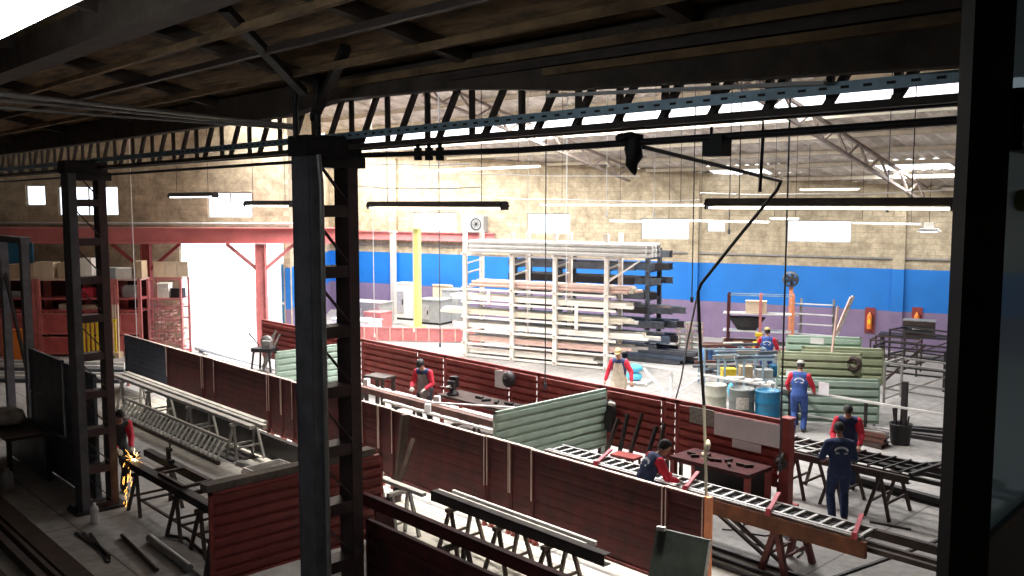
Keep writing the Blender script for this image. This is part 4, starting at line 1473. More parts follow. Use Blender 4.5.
# stacked louvre panels (pale green and olive)
def louvre(px0, py0, px1, py1, Y, hgt, sheet, label, n=None, dY=-.45, legs=0.0):
    a = pd(px0, py0, Y); b_ = pd(px1, py1, Y + dY)
    L = math.hypot(b_.x - a.x, b_.y - a.y)
    zt = a.z
    rz = math.atan2(b_.y - a.y, b_.x - a.x)
    z0 = max(.06, zt - hgt)
    o = thing('louvre_panel', label, 'panel', ((a.x + b_.x) / 2, (a.y + b_.y) / 2, 0), rz, 'stacked louvre panels')
    m = MB(); ridged(m, L - .1, z0 + .04, zt - .04, per=.2, dep=.07); m.build('louvres', sheet, o)
    m = MB()
    m.box((0, 0, zt - .025), (L, .08, .05)).box((0, 0, z0 + .025), (L, .08, .05))
    for x in (-L / 2 + .03, L / 2 - .03):
        m.box((x, 0, (z0 + zt) / 2), (.06, .08, zt - z0))
    m.build('panel_frame', sheet, o)
    for x in (-L / 2 + .1, L / 2 - .1):
        m = MB(); m.box((x, .03, z0 / 2 + .02), (.05, .05, z0 + .04)); m.box((x, .03, .012), (.08, .12, .024)); m.build('leg', 'steel_grey', o)
    return o


louvre(786, 335, 862, 340, 24.2, 1.2, 'green_pale', 'pale green louvre panel standing behind all the other stacked panels')
louvre(802, 346, 884, 351, 23.4, .95, 'green_olive', 'olive louvre panel reaching farthest right in the stack')
louvre(778, 351, 862, 363, 22.7, 1.0, 'green_olive', 'olive louvre panel in front of the stack behind the capped worker')
louvre(776, 376, 880, 385, 22.3, 1.2, 'green_grey', 'grey-green louvre panel at the foot of the stack')
p = pd(854, 364, 22.2)
b = MB(); b.lathe([(.09, -.03), (.19, -.04), (.2, .0), (.19, .04), (.09, .03), (.09, -.03)], (0, 0, 0), 18, 'y')
for k in range(5):
    b.path([(.15 * math.cos(t * .9 + k), -.05 + .012 * k, .15 * math.sin(t * .9 + k)) for t in range(8)], .012, 6)
solo('wire_coil', b, 'steel_brown', 'round brown wire coil hanging on the olive louvre panel', 'coil', loc=p)
p = pd(821, 367, 21.9)
b = MB(); b.box((0, 0, 0), (.26, .01, .30)); b.box((0, -.004, .13), (.2, .012, .02))
p = pv(822, 381, 19.95)
solo('white_paper', b, 'white_plain', 'white paper held up on the rail right of the capped worker', 'paper', loc=(p.x, p.y + .1, .91 + .15))
for i, (px, py) in enumerate(((817, 341), (793, 373))):
    p = pd(px, py, [22.55, 22.55][i] + (.9 if i == 0 else -.2))
    b = MB(); b.box((0, 0, 0), (.34, .02, .16)); b.box((0, -.006, .07), (.34, .02, .02))
    solo('white_tag', b, 'white_plain', 'small white tag on the green stacked panels, %s' % ['upper one below the ladder', 'lower one by the capped worker'][i], 'tag', loc=p, rz=RW)
b = MB(); b.path([pd(838, 306, 23.0), pd(833, 345, 22.9), pd(829, 375, 22.5)], .035)
solo('hanging_strap', b, 'pink_bar', 'pale vertical strap hanging over the olive louvre panels', 'strap')

# fire extinguishers
for i, (px, pxz) in enumerate(((870, 320), (917, 320))):
    x, z = on_wall(px, 320, BP, WD, WN)
    p = BP + WD * x - WN * .02
    o = thing('fire_extinguisher', 'red fire extinguisher on its board, %s' % ['left one behind the olive panels', 'right one above the dark cabinet'][i], 'fire extinguisher', (p.x, p.y, z - .45), RW)
    m = MB(); m.box((0, -.02, .45), (.36, .03, .95)); m.build('backing_board', 'red_bright', o)
    m = MB(); m.lathe([(0, 0), (.085, 0), (.09, .03), (.09, .5), (.05, .58), (.03, .6), (.03, .64), (0, .64)], (0, -.13, .12), 16); cy = m.build('cylinder', 'orange', o)
    m = MB(); m.box((0, -.22, .42), (.1, .012, .16)); m.build('yellow_tag', 'yellow', cy)
    m = MB(); m.path([(.03, -.13, .72), (.12, -.15, .66), (.12, -.15, .3)], .014, 6); m.build('hose', 'black', cy)

# sockets on the blue wall
for i, (px, py) in enumerate(((813, 292), (857, 295), (857, 304), (904, 297), (904, 307), (690, 289), (690, 296), (450, 278), (390, 275), (390, 281), (771, 291))):
    x, z = on_wall(px, py, BP, WD, WN)
    p = BP + WD * x - WN * .03
    b = MB(); b.box((0, 0, 0), (.14, .05, .18)); b.box((0, -.03, 0), (.09, .02, .11))
    solo('wall_socket', b, 'white_plain', 'white socket on the blue wall, %s' % ['right of the fan', 'upper of the pair right of the leaning ladder', 'lower of the pair right of the leaning ladder', 'upper of the pair above the dark cabinet', 'lower of the pair above the dark cabinet', 'upper of the pair beside the long black cable', 'lower of the pair beside the long black cable', 'left of the white rack', 'upper of the pair left of the lime post', 'lower of the pair left of the lime post', 'left of the fan'][i], 'socket', loc=p, rz=RW)

# right side: dark cabinet, steel frames, bucket
p = pd(925, 338, 31.5)
o = thing('tool_cabinet', 'dark tool cabinet on a bench near the back wall at right', 'cabinet', (p.x, p.y, 0), RW)
m = MB(); m.box((0, 0, .80), (3.0, .8, .06)); m.box((-1.4, 0, .385), (.08, .7, .77)); m.box((1.4, 0, .385), (.08, .7, .77)); m.build('bench', 'steel_dark', o)
m = MB(); m.box((-.2, 0, 1.10), (1.0, .5, .52)); m.build('body', 'steel_brown', o)
m = MB(); m.box((-.2, -.26, 1.06), (.9, .02, .3)); dr = m.build('drawer', 'black', o)
m = MB(); m.tube((-.4, -.29, 1.08), (0, -.29, 1.08), .015); m.build('handle', 'steel_light', dr)
m = MB(); m.box((-.2, 0, 1.37), (1.06, .56, .04)); m.build('lid', 'steel_grey', o)


def pipe_frame(px, py, L, Wd, hh, rz, label, mm_='steel_dark'):
    p = gz(px, py, 0)
    o = thing('pipe_stand', label, 'frame', p, rz)
    for x in (-L / 2, L / 2):
        for y in (-Wd / 2, Wd / 2):
            m = MB(); m.box((x, y, hh / 2), (.055, .055, hh)); m.build('post', mm_, o)
    for z, n_ in ((hh - .03, 'top_ring'), (hh * .35, 'lower_ring')):
        m = MB()
        for y in (-Wd / 2, Wd / 2):
            m.bar((-L / 2, y, z), (L / 2, y, z), .05, .05)
        for x in (-L / 2, L / 2):
            m.bar((x, -Wd / 2, z), (x, Wd / 2, z), .05, .05)
        m.build(n_, mm_, o)
    m = MB(); m.bar((-L / 2, -Wd / 2, .1), (L / 2, -Wd / 2, hh - .1), .04, .04); m.build('brace', mm_, o)
    return o


pipe_frame(925, 405, 1.8, 1.1, 1.15, 0, 'dark pipe frame standing at right beside the window post', 'steel_grey')
pipe_frame(912, 385, 2.0, 1.0, 1.2, R(8), 'dark pipe frame behind the black bucket, middle of three', 'steel_dark')
pipe_frame(928, 370, 2.2, 1.0, 1.3, R(-5), 'dark pipe frame farthest back at right before the tool cabinet', 'steel_dark')
pipe_frame(895, 372, 1.4, 1.0, 1.1, R(15), 'dark pipe frame right of the stacked green panels', 'steel_brown')
b = MB(); p = gz(893, 395, 0)
b.bar((p.x - .6, p.y, .02), (p.x + .7, p.y + .4, 1.5), .09, .07)
solo('slant_beam', b, 'steel_brown', 'brown beam leaning aslant over the pipe frames at right', 'beam')
p = gz(900, 444, 0)
o = thing('scrap_bucket', 'black bucket with a standing post beside the dark profiles at right', 'bucket', (p.x, p.y, 0), 0)
m = MB(); m.lathe([(0, .01), (.20, .01), (.21, .04), (.245, .46), (.26, .48), (.245, .49), (.22, .46), (.18, .05), (0, .05)], n=24); m.build('bucket_shell', 'black', o)
m = MB(); m.box((.04, .05, .75), (.12, .1, 1.4)); m.build('standing_post', 'steel_dark', o)
m = MB(); m.tube((-.1, 0, .1), (-.2, .02, .8), .02); m.tube((.15, -.1, .1), (.22, -.1, .7), .02); m.build('rods', 'steel_dark', o)
for i in range(4):
    b = MB(); p = gz(925 - 3 * i, 440 - 2 * i, 0)
    b.bar((-.7 + .1 * i, 0, .05 + .07 * (i // 2)), (.6, .12 * i, .05 + .07 * (i // 2)), .10, .08)
    solo('dark_profile', b, 'steel_dark', 'short dark profile on the floor right of the black bucket, %s from the front' % ORD[i], 'profile', 'dark profiles by the bucket', loc=(p.x, p.y, .0), rz=R(10))
# pile of short square tubes left of the bucket
p = gz(868, 446, 0)
for i in range(10):
    b = MB(); b.channel((-.45, 0, 0), (.45, 0, 0), .10, .10, .012)
    solo('square_tube', b, ['steel_brown', 'rust_dark', 'steel_grey'][i % 3], 'short channel in the pile behind the red-sleeved worker, %s' % ('%s row, %s from the front' % (['bottom', 'middle', 'top'][0 if i < 4 else 1 if i < 7 else 2], ORD[i if i < 4 else i - 4 if i < 7 else i - 7])), 'channel', 'pile of short channels', loc=(p.x - .1, p.y + .12 * (i if i < 4 else i - 3.5 if i < 7 else i - 6), .05 + .105 * (0 if i < 4 else 1 if i < 7 else 2)), rz=R(5 * (i % 3 - 1)))

# ================================================================== WHITE RACK
RP = H3(-1.67, 32.0, 0)
RT = lambda x, y, z: RP + WD * x + WN * y + Vector((0, 0, z))
RACKL = 5.5
o = thing('bar_rack', 'tall white-painted steel bar rack in the middle of the hall', 'rack', RP, RW)
tpos = (0, 1.92, 3.58, 5.46)
for i, t in enumerate(tpos):
    for y, dx in ((0, 0), (1.1, .03)):
        m = MB(); m.box((t + dx, y, 2.25), (.14, .12, 4.5)); m.build('post', 'white_paint', o)
LV = (.12, .55, 1.02, 1.50, 2.02, 2.50, 3.72)
for z in LV:
    for i, t in enumerate(tpos):
        m = MB(); m.bar((t, -.25, z), (t, 1.3, z), .06, .07); m.build('arm', 'white_paint', o)
    m = MB(); m.bar((-.1, 0.0, z - .05), (RACKL + .3, 0.0, z - .05), .05, .07); m.build('shelf_rail', 'white_paint', o)
for z in (3.0, 3.35):
    for t in tpos:
        m = MB(); m.bar((t, 0, z), (t + .03, 1.1, z + .1), .04, .05); m.build('tie', 'white_paint', o)
m = MB(); m.bar((5.46, 0, 2.9), (6.6, .0, 3.65), .05, .05); m.build('strut', 'white_paint', o)
m = MB(); m.bar((4.4, -.06, 1.3), (4.4, -.06, 2.15), .12, .03); m.build('splice_plate', 'white_paint', o)
m = MB(); m.bar((1.0, -.06, 2.0), (1.0, -.06, 2.45), .12, .03); m.build('splice_plate', 'white_paint', o)
lvname = ['bottom', 'second', 'third', 'fourth', 'fifth', 'sixth']
stock = [(.12, ['white_paint', 'pale_bar', 'white_paint', 'cream_bar'], -.2, 5.2), (.55, ['pink_bar', 'white_paint', 'pale_bar', 'cream_bar', 'dark_bar'], -.1, 6.3), (1.02, ['white_paint', 'pale_bar', 'cream_bar', 'dark_bar', 'dark_bar'], -.6, 6.7),
         (1.50, ['cream_bar', 'white_paint', 'pale_bar', 'dark_bar'], -1.1, 6.2), (2.02, ['white_paint', 'cream_bar', 'pale_bar', 'dark_bar'], -.7, 6.1), (2.50, ['pink_bar', 'cream_bar', 'pink_bar', 'pink_bar'], .15, 6.2)]
for i, (z, ms, x0, x1) in enumerate(stock):
    for k, mm_ in enumerate(ms):
        for lay in range(2):
            b = MB()
            y = .16 + k * .24
            jx = random.uniform(-.25, .35)
            h_ = .085
            zc = z + .042 + h_ / 2 + lay * .092
            if i == 5:
                b.tube((0, 0, 0), (x1 - x0, 0, 0), .055)
                zc = z + .09 + lay * .115
            elif k % 2:
                b.channel((0, 0, 0), (x1 - x0 + jx, 0, 0), .12, h_, .012)
            else:
                b.bar((0, 0, 0), (x1 - x0 + jx, 0, 0), .14, h_)
            solo('stock_bar', b, mm_, 'long stock bar lying on the %s level of the white rack' % lvname[i], 'bar', 'stock on the %s level of the white rack' % lvname[i], loc=RT(x0 + jx * .5, y, zc), rz=RW)
for k in range(7):
    for lay in range(3):
        b = MB(); b.tube((0, 0, 0), (6.6 + .15 * (k % 2), 0, 0), .075)
        solo('steel_tube', b, 'pale_bar' if k < 4 else 'steel_grey', 'grey steel tube in the bundle on top of the white rack', 'tube', 'tube bundle on top of the white rack', loc=RT(.25, -.1 + .17 * k, 3.83 + .15 * lay), rz=RW)
# back rack, dark, with profile ends showing on the right
o = thing('bar_rack', 'dark steel bar rack standing behind the white one', 'rack', RT(.6, 2.6, 0), RW)
for t in (0, 1.9, 3.8, 5.3):
    for y in (0, 1.2):
        m = MB(); m.box((t, y, 1.95), (.14, .12, 3.9)); m.build('post', 'dark_bar', o)
LB = (.15, .6, 1.1, 1.6, 2.1, 2.6, 3.1, 3.55)
for z in LB:
    for t in (0, 1.9, 3.8, 5.3):
        m = MB(); m.bar((t, -.2, z), (t, 1.4, z), .06, .07); m.build('arm', 'dark_bar', o)
for i, z in enumerate(LB):
    n = 6
    for k in range(n):
        b = MB()
        jx = random.uniform(-.3, .9)
        b.channel((0, 0, 0), (5.35 + jx + (.5 if i < 4 else 0), 0, 0), .18, .22, .014) if k % 2 else b.bar((0, 0, 0), (5.25 + jx + (.5 if i < 4 else 0), 0, 0), .16, .24)
        solo('stock_profile', b, ['dark_bar', 'blue_pipe', 'dark_bar', 'steel_dark', 'dark_bar', 'rust' if i == 3 else 'steel_dark'][(k + i) % 6], 'dark profile lying on the %s level of the rack behind the white rack' % ORD[i], 'profile', 'profiles on the %s level of the dark rack' % ORD[i], loc=RT(.4, 2.5 + .22 * k, z + .157), rz=RW)
# low heap of dark profiles on the floor at the right end of the racks
for i in range(12):
    b = MB()
    L = 2.2 + random.uniform(-.5, .7)
    b.channel((0, 0, 0), (L, 0, 0), .15, .13, .014)
    lay = 0 if i < 5 else 1 if i < 9 else 2
    solo('floor_profile', b, ['dark_bar', 'steel_brown', 'blue_pipe'][i % 3], 'dark profile in the floor heap at the right end of the racks', 'profile', 'floor heap of dark profiles', loc=RT(5.4, 2.1 + .2 * ((i, i - 5, i - 9)[lay]) + .1 * lay, .08 + .14 * lay), rz=RW)
# blue sacks by the worker near the rack
p = gz(634, 383, 0)
for i in range(2):
    b = MB(); b.ball((0, 0, .13), .27, 16, (1.0, .8, .48))
    for v in b.v:
        v.z += .012 * math.sin(v.x * 19) * math.cos(v.y * 23)
    solo('sack', b, 'cloth_sky', 'sky blue sack beside the worker near the white rack, %s' % ['lower one', 'upper one'][i], 'sack', loc=(p.x, p.y, .09 + .25 * i), rz=R(20 * i))
b = MB(); b.box((0, 0, .045), (1.0, .8, .09)); b.box((0, -.35, .045), (1.1, .1, .07)); b.box((0, .35, .045), (1.1, .1, .07))
solo('pallet', b, 'pale_bar', 'low pale pallet under the sky blue sacks', 'pallet', loc=(p.x, p.y, 0), rz=RW)

# ================================================================== AREA BEHIND (between gate and rack)
p = pd(418, 325, 39.5)
b = MB(); b.span((-.12, -.12, 0), (.12, .12, 4.4)); b.box((0, 0, .03), (.5, .5, .06)); b.box((0, 0, 4.38), (.45, .45, .06))
solo('yellow_post', b, 'lime', 'lime yellow post standing before the blue wall left of the rack', 'post', loc=(p.x, p.y, 0), rz=RW)
p = pd(394, 325, 41)
b = MB(); b.span((-.10, -.10, 0), (.10, .10, 4.2)); b.box((0, 0, .03), (.4, .4, .06)); b.box((0, 0, 4.2), (.3, .3, .05))
solo('white_post', b, 'white_paint', 'slim white post before the blue wall left of the lime post', 'post', loc=(p.x, p.y, 0), rz=RW)
# red low barrier
a, b_ = gz(352, 340, 0), gz(482, 343, 0)
L = (b_ - a).length
o = thing('low_barrier', 'low pinkish red barrier with upright ribs left of the white rack', 'barrier', ((a.x + b_.x) / 2, (a.y + b_.y) / 2, 0), math.atan2(b_.y - a.y, b_.x - a.x))
m = MB(); m.box((0, 0, .28), (L, .05, .42)); m.build('panel', 'pink_red', o)
m = MB(); m.bar((-L / 2, 0, .52), (L / 2, 0, .52), .09, .06); m.bar((-L / 2, 0, .05), (L / 2, 0, .05), .09, .06); m.build('rails', 'pink_red', o)
for k in range(11):
    m = MB(); m.box((-L / 2 + L * k / 10, -.04, .28), (.05, .05, .5)); m.build('rib', 'pink_bar', o)
# machines
for i, (px, py, Y, s, mm_, lb) in enumerate(((368, 325, 40, (2.0, 1.0, 1.1), 'plastic_grey', 'grey machine housing beside the middle column before the blue wall'),
                                             (357, 330, 37.5, (1.9, .9, .62), 'white_plain', 'low white cabinet beside the middle column'),
                                             (378, 326, 38.6, (.9, .8, .8), 'pink_red', 'small pinkish red machine left of the lime post'),
                                             (435, 323, 41, (1.3, 1.0, 1.1), 'plastic_grey', 'grey machine right of the lime post'),
                                             (456, 321, 41.5, (.9, 1.0, 1.5), 'plastic_grey', 'tall grey cabinet near the left end of the white rack'),
                                             (408, 322, 42.5, (1.0, .7, 1.7), 'white_paint', 'cream cabinet left of the lime post'))):
    p = pd(px, py, Y)
    o = thing('machine_cabinet', lb, 'machine', (p.x, p.y, 0), RW)
    m = MB(); m.box((0, 0, s[2] / 2 + .05), (s[0], s[1], s[2] - .1)); m.build('body', mm_, o)
    m = MB(); m.box((0, 0, s[2] + .02), (s[0] * 1.05, s[1] * 1.05, .05)); m.build('lid', mm_, o)
    m = MB(); m.box((-s[0] * .2, -s[1] / 2 - .015, s[2] * .5), (s[0] * .45, .03, s[2] * .6)); dr = m.build('door', 'steel_light', o)
    m = MB(); m.box((-s[0] * .03, -s[1] / 2 - .045, s[2] * .5), (.04, .03, s[2] * .16)); m.build('handle', 'steel_dark', dr)
    m = MB(); m.box((0, 0, .05), (s[0] * .9, s[1] * .9, .1)); m.build('base', 'steel_dark', o)
p = pd(443, 312, 42.0)
b = MB(); b.box((0, 0, .85), (1.1, .06, 1.7)); b.box((0, -.04, 1.66), (1.14, .05, .06)); b.box((0, -.04, .05), (1.14, .05, .1))
solo('sheet_stack', b, 'cardboard_pale', 'tan sheet leaning on the purple wall right of the lime post', 'sheet', loc=(p.x, p.y, 0), rz=RW)

# bright clutter near the gate column: two men-high gate leaf and bars
p = gpt(262, 300, .5)
def gate_post(px, label, mm_, w=.34):
    q = gpt(px, 300, .9)
    o = thing('gate_post', label, 'post', (q.x, q.y, 0), RG)
    m = MB(); m.box((0, 0, 2.0), (w, .08, 4.0)); m.box((-w / 2, 0, 2.0), (.03, .26, 4.0)); m.box((w / 2, 0, 2.0), (.03, .26, 4.0)); m.build('shaft', mm_, o)
    for s in (-1, 1):
        m = MB(); m.bar((s * .12, 0, 3.05), (s * 1.25, 0, 4.0), .10, .12); m.build('knee_brace', mm_, o)
    m = MB(); m.box((0, 0, .03), (w + .2, .4, .06)); m.build('base_plate', mm_, o)


gate_post(262, 'pinkish red steel post with knee braces at the right of the open gate', 'pink_red')
gate_post(148, 'red steel post with knee braces in the middle of the red shelving', 'red_bright', .30)
# pale blue gate leaf
q = gpt(293, 300, -.9)
o = thing('gate_leaf', 'pale blue sliding gate leaf at the right edge of the gate opening', 'gate', (q.x, q.y, 0), RG)
m = MB(); m.box((0, 0, 1.6), (.9, .06, 3.1)); m.build('sheet', 'cloth_sky', o)
m = MB()
for x in (-.45, .45):
    m.box((x, -.04, 1.6), (.07, .06, 3.2))
for z in (.06, 1.6, 3.16):
    m.box((0, -.04, z), (.9, .06, .07))
m.build('leaf_frame', 'white_paint', o)
# bars lying between gate and row 2
for i in range(5):
    a = gz(196 + 4 * i, 349 + 3 * i, .0)
    b = MB(); b.bar((0, 0, .05), (7.5, .1 * i, .05), .10, .08)
    solo('floor_bar', b, ['steel_light', 'dark_bar', 'pale_bar', 'steel_light', 'steel_grey'][i], 'long bar on the floor behind the dark blue screen, %s from the gate' % ORD[i], 'bar', 'bars by the gate', loc=(a.x, a.y, 0), rz=R(-1))
# cutter at the end of row 2
p = gz(259, 368, 0)
o = thing('pipe_cutter', 'dark cutting machine on legs at the left end of the far red row', 'machine', (p.x + 1.0, p.y - .3, 0), R(30))
m = MB(); m.box((0, 0, .78), (.7, .5, .12)); m.build('bed', 'steel_dark', o)
m = MB(); m.lathe([(0, 0), (.22, .0), (.22, .06), (0, .06)], (.0, .1, 1.0), 18, 'y'); m.box((.1, 0, .95), (.3, .2, .24)); m.build('saw_head', 'steel_grey', o)
for x in (-.28, .28):
    for y in (-.2, .2):
        m = MB(); m.bar((x, y, .74), (x * 1.3, y * 1.3, 0), .05, .05); m.build('leg', 'steel_dark', o)
m = MB(); m.tube((-.2, 0, .9), (-.5, -.1, 1.3), .02); m.build('lever', 'black', o)
b = MB()
for k in range(5):
    b.tube((-27.0 + .12 * k, 14.1 - .06 * k, .0), (-26.75 + .12 * k, 14.38, 1.15 + .1 * (k % 3)), .03)
solo('leaning_rods', b, 'steel_grey', 'loose grey rods leaning at the left end of the far red row', 'rods', kind='stuff')
b = MB(); b.ball((0, 0, 0), .20, 12, (.8, .6, 1.3)); b.ball((.05, -.02, -.25), .17, 12, (.9, .6, 1.3))
p = pv(316, 346, 14.4)
solo('hanging_jacket', b, 'steel_dark', 'dark jacket hanging on the far red row just left of the middle column', 'jacket', loc=p)

# ================================================================== RED SHELVING (left)
SP = lambda px, z, back: (lambda q: Vector((q.x, q.y, z)))(gpt(px, 300, back))


def shelving(px0, px1, ztop, label, back=1.55, fill=None):
    a, b_ = SP(px0, 0, back), SP(px1, 0, back)
    L = (b_ - a).length
    o = thing('shelf_unit', label, 'shelf', ((a.x + b_.x) / 2, (a.y + b_.y) / 2, 0), RG)
    for x in (-L / 2 + .06, L / 2 - .06):
        for y in (-.4, .4):
            m = MB(); m.box((x, y, ztop / 2), (.12, .09, ztop)); m.build('post', 'shelf_red_pale', o)
    for z in (ztop - .03, ztop - .72, ztop - 1.15):
        m = MB(); m.box((0, 0, z), (L, .86, .06)); m.build('shelf_board', 'shelf_red' if z < ztop - .1 else 'pink_bar', o)
    for z0, z1 in ((.08, .72), (.80, ztop - 1.22)):
        m = MB(); m.box((0, -.41, (z0 + z1) / 2), (L - .26, .03, z1 - z0)); dr = m.build('door', 'shelf_red', o)
        m = MB()
        t = .06
        w = L - .3
        m.box((0, -.43, z0 + .03), (w, .03, t)).box((0, -.43, z1 - .03), (w, .03, t)).box((-w / 2, -.43, (z0 + z1) / 2), (t, .03, z1 - z0)).box((w / 2, -.43, (z0 + z1) / 2), (t, .03, z1 - z0))
        m.build('door_frame', 'shelf_red_pale', dr)
    m = MB(); m.box((0, .41, ztop / 2), (L, .02, ztop - .1)); m.build('back_sheet', 'red_dark', o)
    return o, L


sh = []
for i, (a, b_) in enumerate(((-45, 1), (2, 42), (43, 82), (83, 119), (120, 146))):
    o, L = shelving(a, b_, 2.80, 'red steel shelf unit with doors along the gate wall, %s from the left' % ORD[i])
    sh.append((o, L))


def on_shelf(k, x, y, z):
    o, L = sh[k]
    return Matrix.Translation(o.location) @ Matrix.Rotation(RG, 4, 'Z') @ Vector((x, y, z))


def carton(k, x, z, s, mm_, label, y=-.1):
    b = MB()
    b.box((0, 0, s[2] / 2), s)
    b.box((0, 0, s[2] + .005), (s[0] * 1.01, s[1] * 1.01, .012))
    b.box((0, -s[1] / 2 - .003, s[2] * .55), (.05, .006, s[2] * .85))
    solo('carton', b, mm_, label, 'carton', loc=on_shelf(k, x, y, z), rz=RG)


carton(1, .2, 2.80, (1.0, .6, .50), 'cardboard', 'wide brown carton on top of the second red shelf unit, left one')
carton(2, -.45, 2.80, (.7, .55, .58), 'cardboard_pale', 'pale carton on top of the third red shelf unit')
carton(2, .35, 2.80, (.6, .5, .55), 'cardboard', 'brown carton on top of the third red shelf unit')
carton(3, -.35, 2.80, (.45, .5, .72), 'white_paint', 'tall cream carton on top of the fourth red shelf unit behind the left column')
carton(3, .45, 2.80, (.55, .5, .38), 'plastic_grey', 'grey box on top of the fourth red shelf unit')
carton(4, -.15, 2.80, (.55, .45, .36), 'white_paint', 'small cream carton on top of the red shelf unit left of the red post')
carton(4, .35, 2.80, (.3, .5, .62), 'cardboard', 'brown carton on top of the red shelf unit left of the red post')
for i, (k, x, z, s, mm_, lb) in enumerate(((1, -.3, 2.14, (.7, .4, .2), 'plastic_grey', 'grey tray on the open shelf of the second red unit'), (1, .35, 2.14, (.3, .3, .3), 'steel_dark', 'dark box on the open shelf of the second red unit'),
                                           (3, -.4, 2.14, (.4, .3, .34), 'red_clamp', 'pink red bundle on the open shelf of the fourth red unit'), (3, .3, 2.14, (.5, .3, .26), 'plastic_grey', 'grey tub on the open shelf of the fourth red unit'),
                                           (4, .0, 2.14, (.55, .35, .42), 'plastic_grey', 'grey hunched tool on the open shelf left of the red post'), (3, -.3, 1.68, (.7, .3, .16), 'cream_bar', 'cream tray on the lower open shelf of the fourth red unit'),
                                           (0, .5, 2.14, (.6, .5, .5), 'blue_dark', 'dark blue crate on the open shelf of the leftmost red unit'), (2, .2, 1.68, (.5, .3, .2), 'white_paint', 'white tray on the lower open shelf of the third red unit'))):
    b = MB()
    b.box((0, 0, s[2] * .45), (s[0], s[1], s[2] * .9))
    b.box((0, 0, s[2] * .95), (s[0] * .82, s[1] * .8, s[2] * .1))
    b.tube((-s[0] * .2, -s[1] * .52, s[2] * .5), (s[0] * .2, -s[1] * .52, s[2] * .5), .02, 6)
    solo('shelf_box', b, mm_, lb, 'box', loc=on_shelf(k, x, -.05, z - .02 if z > 2 else z - .0), rz=RG)
# blue board leaning above the leftmost unit
b = MB(); q = SP(12, 2.81, 1.2)
b.box((0, 0, .62), (1.7, .05, 1.25)); b.box((.83, -.01, .62), (.07, .07, 1.28)); b.box((0, -.01, 1.24), (1.7, .07, .06))
solo('blue_board', b, 'board_blue', 'blue and green board standing on the shelves at the far left', 'board', loc=q, rz=RG)
# yellow ladder rack of rods in front of the fourth unit
q = SP(98, 0, 2.3)
o = thing('yellow_grate', 'yellow upright grate before the red shelves behind the left column', 'grate', q, RG)
for z in (.15, 1.35):
    m = MB(); m.box((0, 0, z), (1.25, .06, .07)); m.build('rail', 'yellow', o)
for k in range(8):
    m = MB(); m.box((-.56 + k * .16, 0, .75), (.07, .05, 1.3)); m.build('slat', 'yellow', o)
m = MB(); m.box((-.5, .15, .04), (.1, .5, .08)); m.box((.5, .15, .04), (.1, .5, .08)); m.build('foot', 'steel_dark', o)
# pale rack of rods beside it
q = SP(112, 0, 2.2)
o = thing('pale_rods', 'pale upright rod holder right of the yellow grate', 'rack', q, RG)
m = MB(); m.box((0, 0, .1), (.5, .4, .2)); m.build('base', 'cardboard', o)
for k in range(5):
    m = MB(); m.tube((-.18 + .09 * k, 0, .1), (-.18 + .09 * k, .04, 1.9), .025); m.build('rod', 'cream_bar', o)
# red wire cage right of the post
a, b_ = SP(153, 0, 1.4), SP(185, 0, 1.4)
L = (b_ - a).length
o = thing('wire_cage', 'tall pinkish red cage full of scrap beside the open gate', 'cage', ((a.x + b_.x) / 2, (a.y + b_.y) / 2, 0), RG)
for x in (-L / 2, L / 2):
    for y in (-.4, .4):
        m = MB(); m.box((x, y, 1.4), (.07, .07, 2.8)); m.build('post', 'pink_red', o)
m = MB()
for z in (.1, .5, .9, 1.3, 1.7, 2.05, 2.75):
    m.bar((-L / 2, -.4, z), (L / 2, -.4, z), .03, .045); m.bar((-L / 2, .4, z), (L / 2, .4, z), .03, .045)
for k in range(1, 8):
    x = -L / 2 + L * k / 8
    m.bar((x, -.4, .1), (x, -.4, 1.95), .018, .018)
m.build('wire_mesh', 'pink_red', o)
m = MB(); m.box((0, 0, 2.07), (L, .8, .04)); m.box((0, 0, .06), (L, .8, .04)); m.build('deck', 'pink_red', o)
MC = Matrix.Translation(o.location) @ Matrix.Rotation(RG, 4, 'Z')
b = MB()
for k in range(70):
    b.box((random.uniform(-.5, .5), random.uniform(-.3, .3), .12 + k * .025), (random.uniform(.15, .4), random.uniform(.05, .3), .05), Matrix.Rotation(random.uniform(0, 6), 3, 'Z') @ Matrix.Rotation(random.uniform(-.4, .4), 3, 'X'))
solo('cage_scrap', b, 'pink_bar', 'jumbled pale scrap filling the red cage beside the gate', 'scrap', kind='stuff', loc=MC @ Vector((0, 0, 0)), rz=RG)
b = MB(); b.box((0, 0, .25), (.4, .4, .5)); b.box((0, 0, .51), (.44, .44, .03)); b.box((0, -.21, .3), (.2, .02, .1))
solo('shelf_box', b, 'white_paint', 'cream box on the upper deck of the red cage', 'box', loc=MC @ Vector((-.1, -.1, 2.09)), rz=RG)
b = MB(); b.box((0, 0, .16), (.45, .3, .32)); b.tube((-.1, -.16, .2), (.1, -.16, .2), .02, 6); b.box((0, 0, .33), (.47, .32, .02))
solo('shelf_box', b, 'steel_dark', 'dark box on the upper deck of the red cage', 'box', loc=MC @ Vector((.38, -.1, 2.09)), rz=RG)
# pale upper window-like sheets above the cage
for i in range(3):
    b = MB(); b.box((0, 0, .27), (.40, .03, .55)); b.box((0, -.01, .54), (.42, .04, .03)); b.box((0, -.01, .02), (.42, .04, .03))
    solo('pale_sheet', b, 'cardboard_pale', 'pale square sheet standing on top of the red cage, %s from the left' % ORD[i], 'sheet', 'sheets on the red cage', loc=MC @ Vector((-.42 + .43 * i, .25, 2.81)), rz=RG)
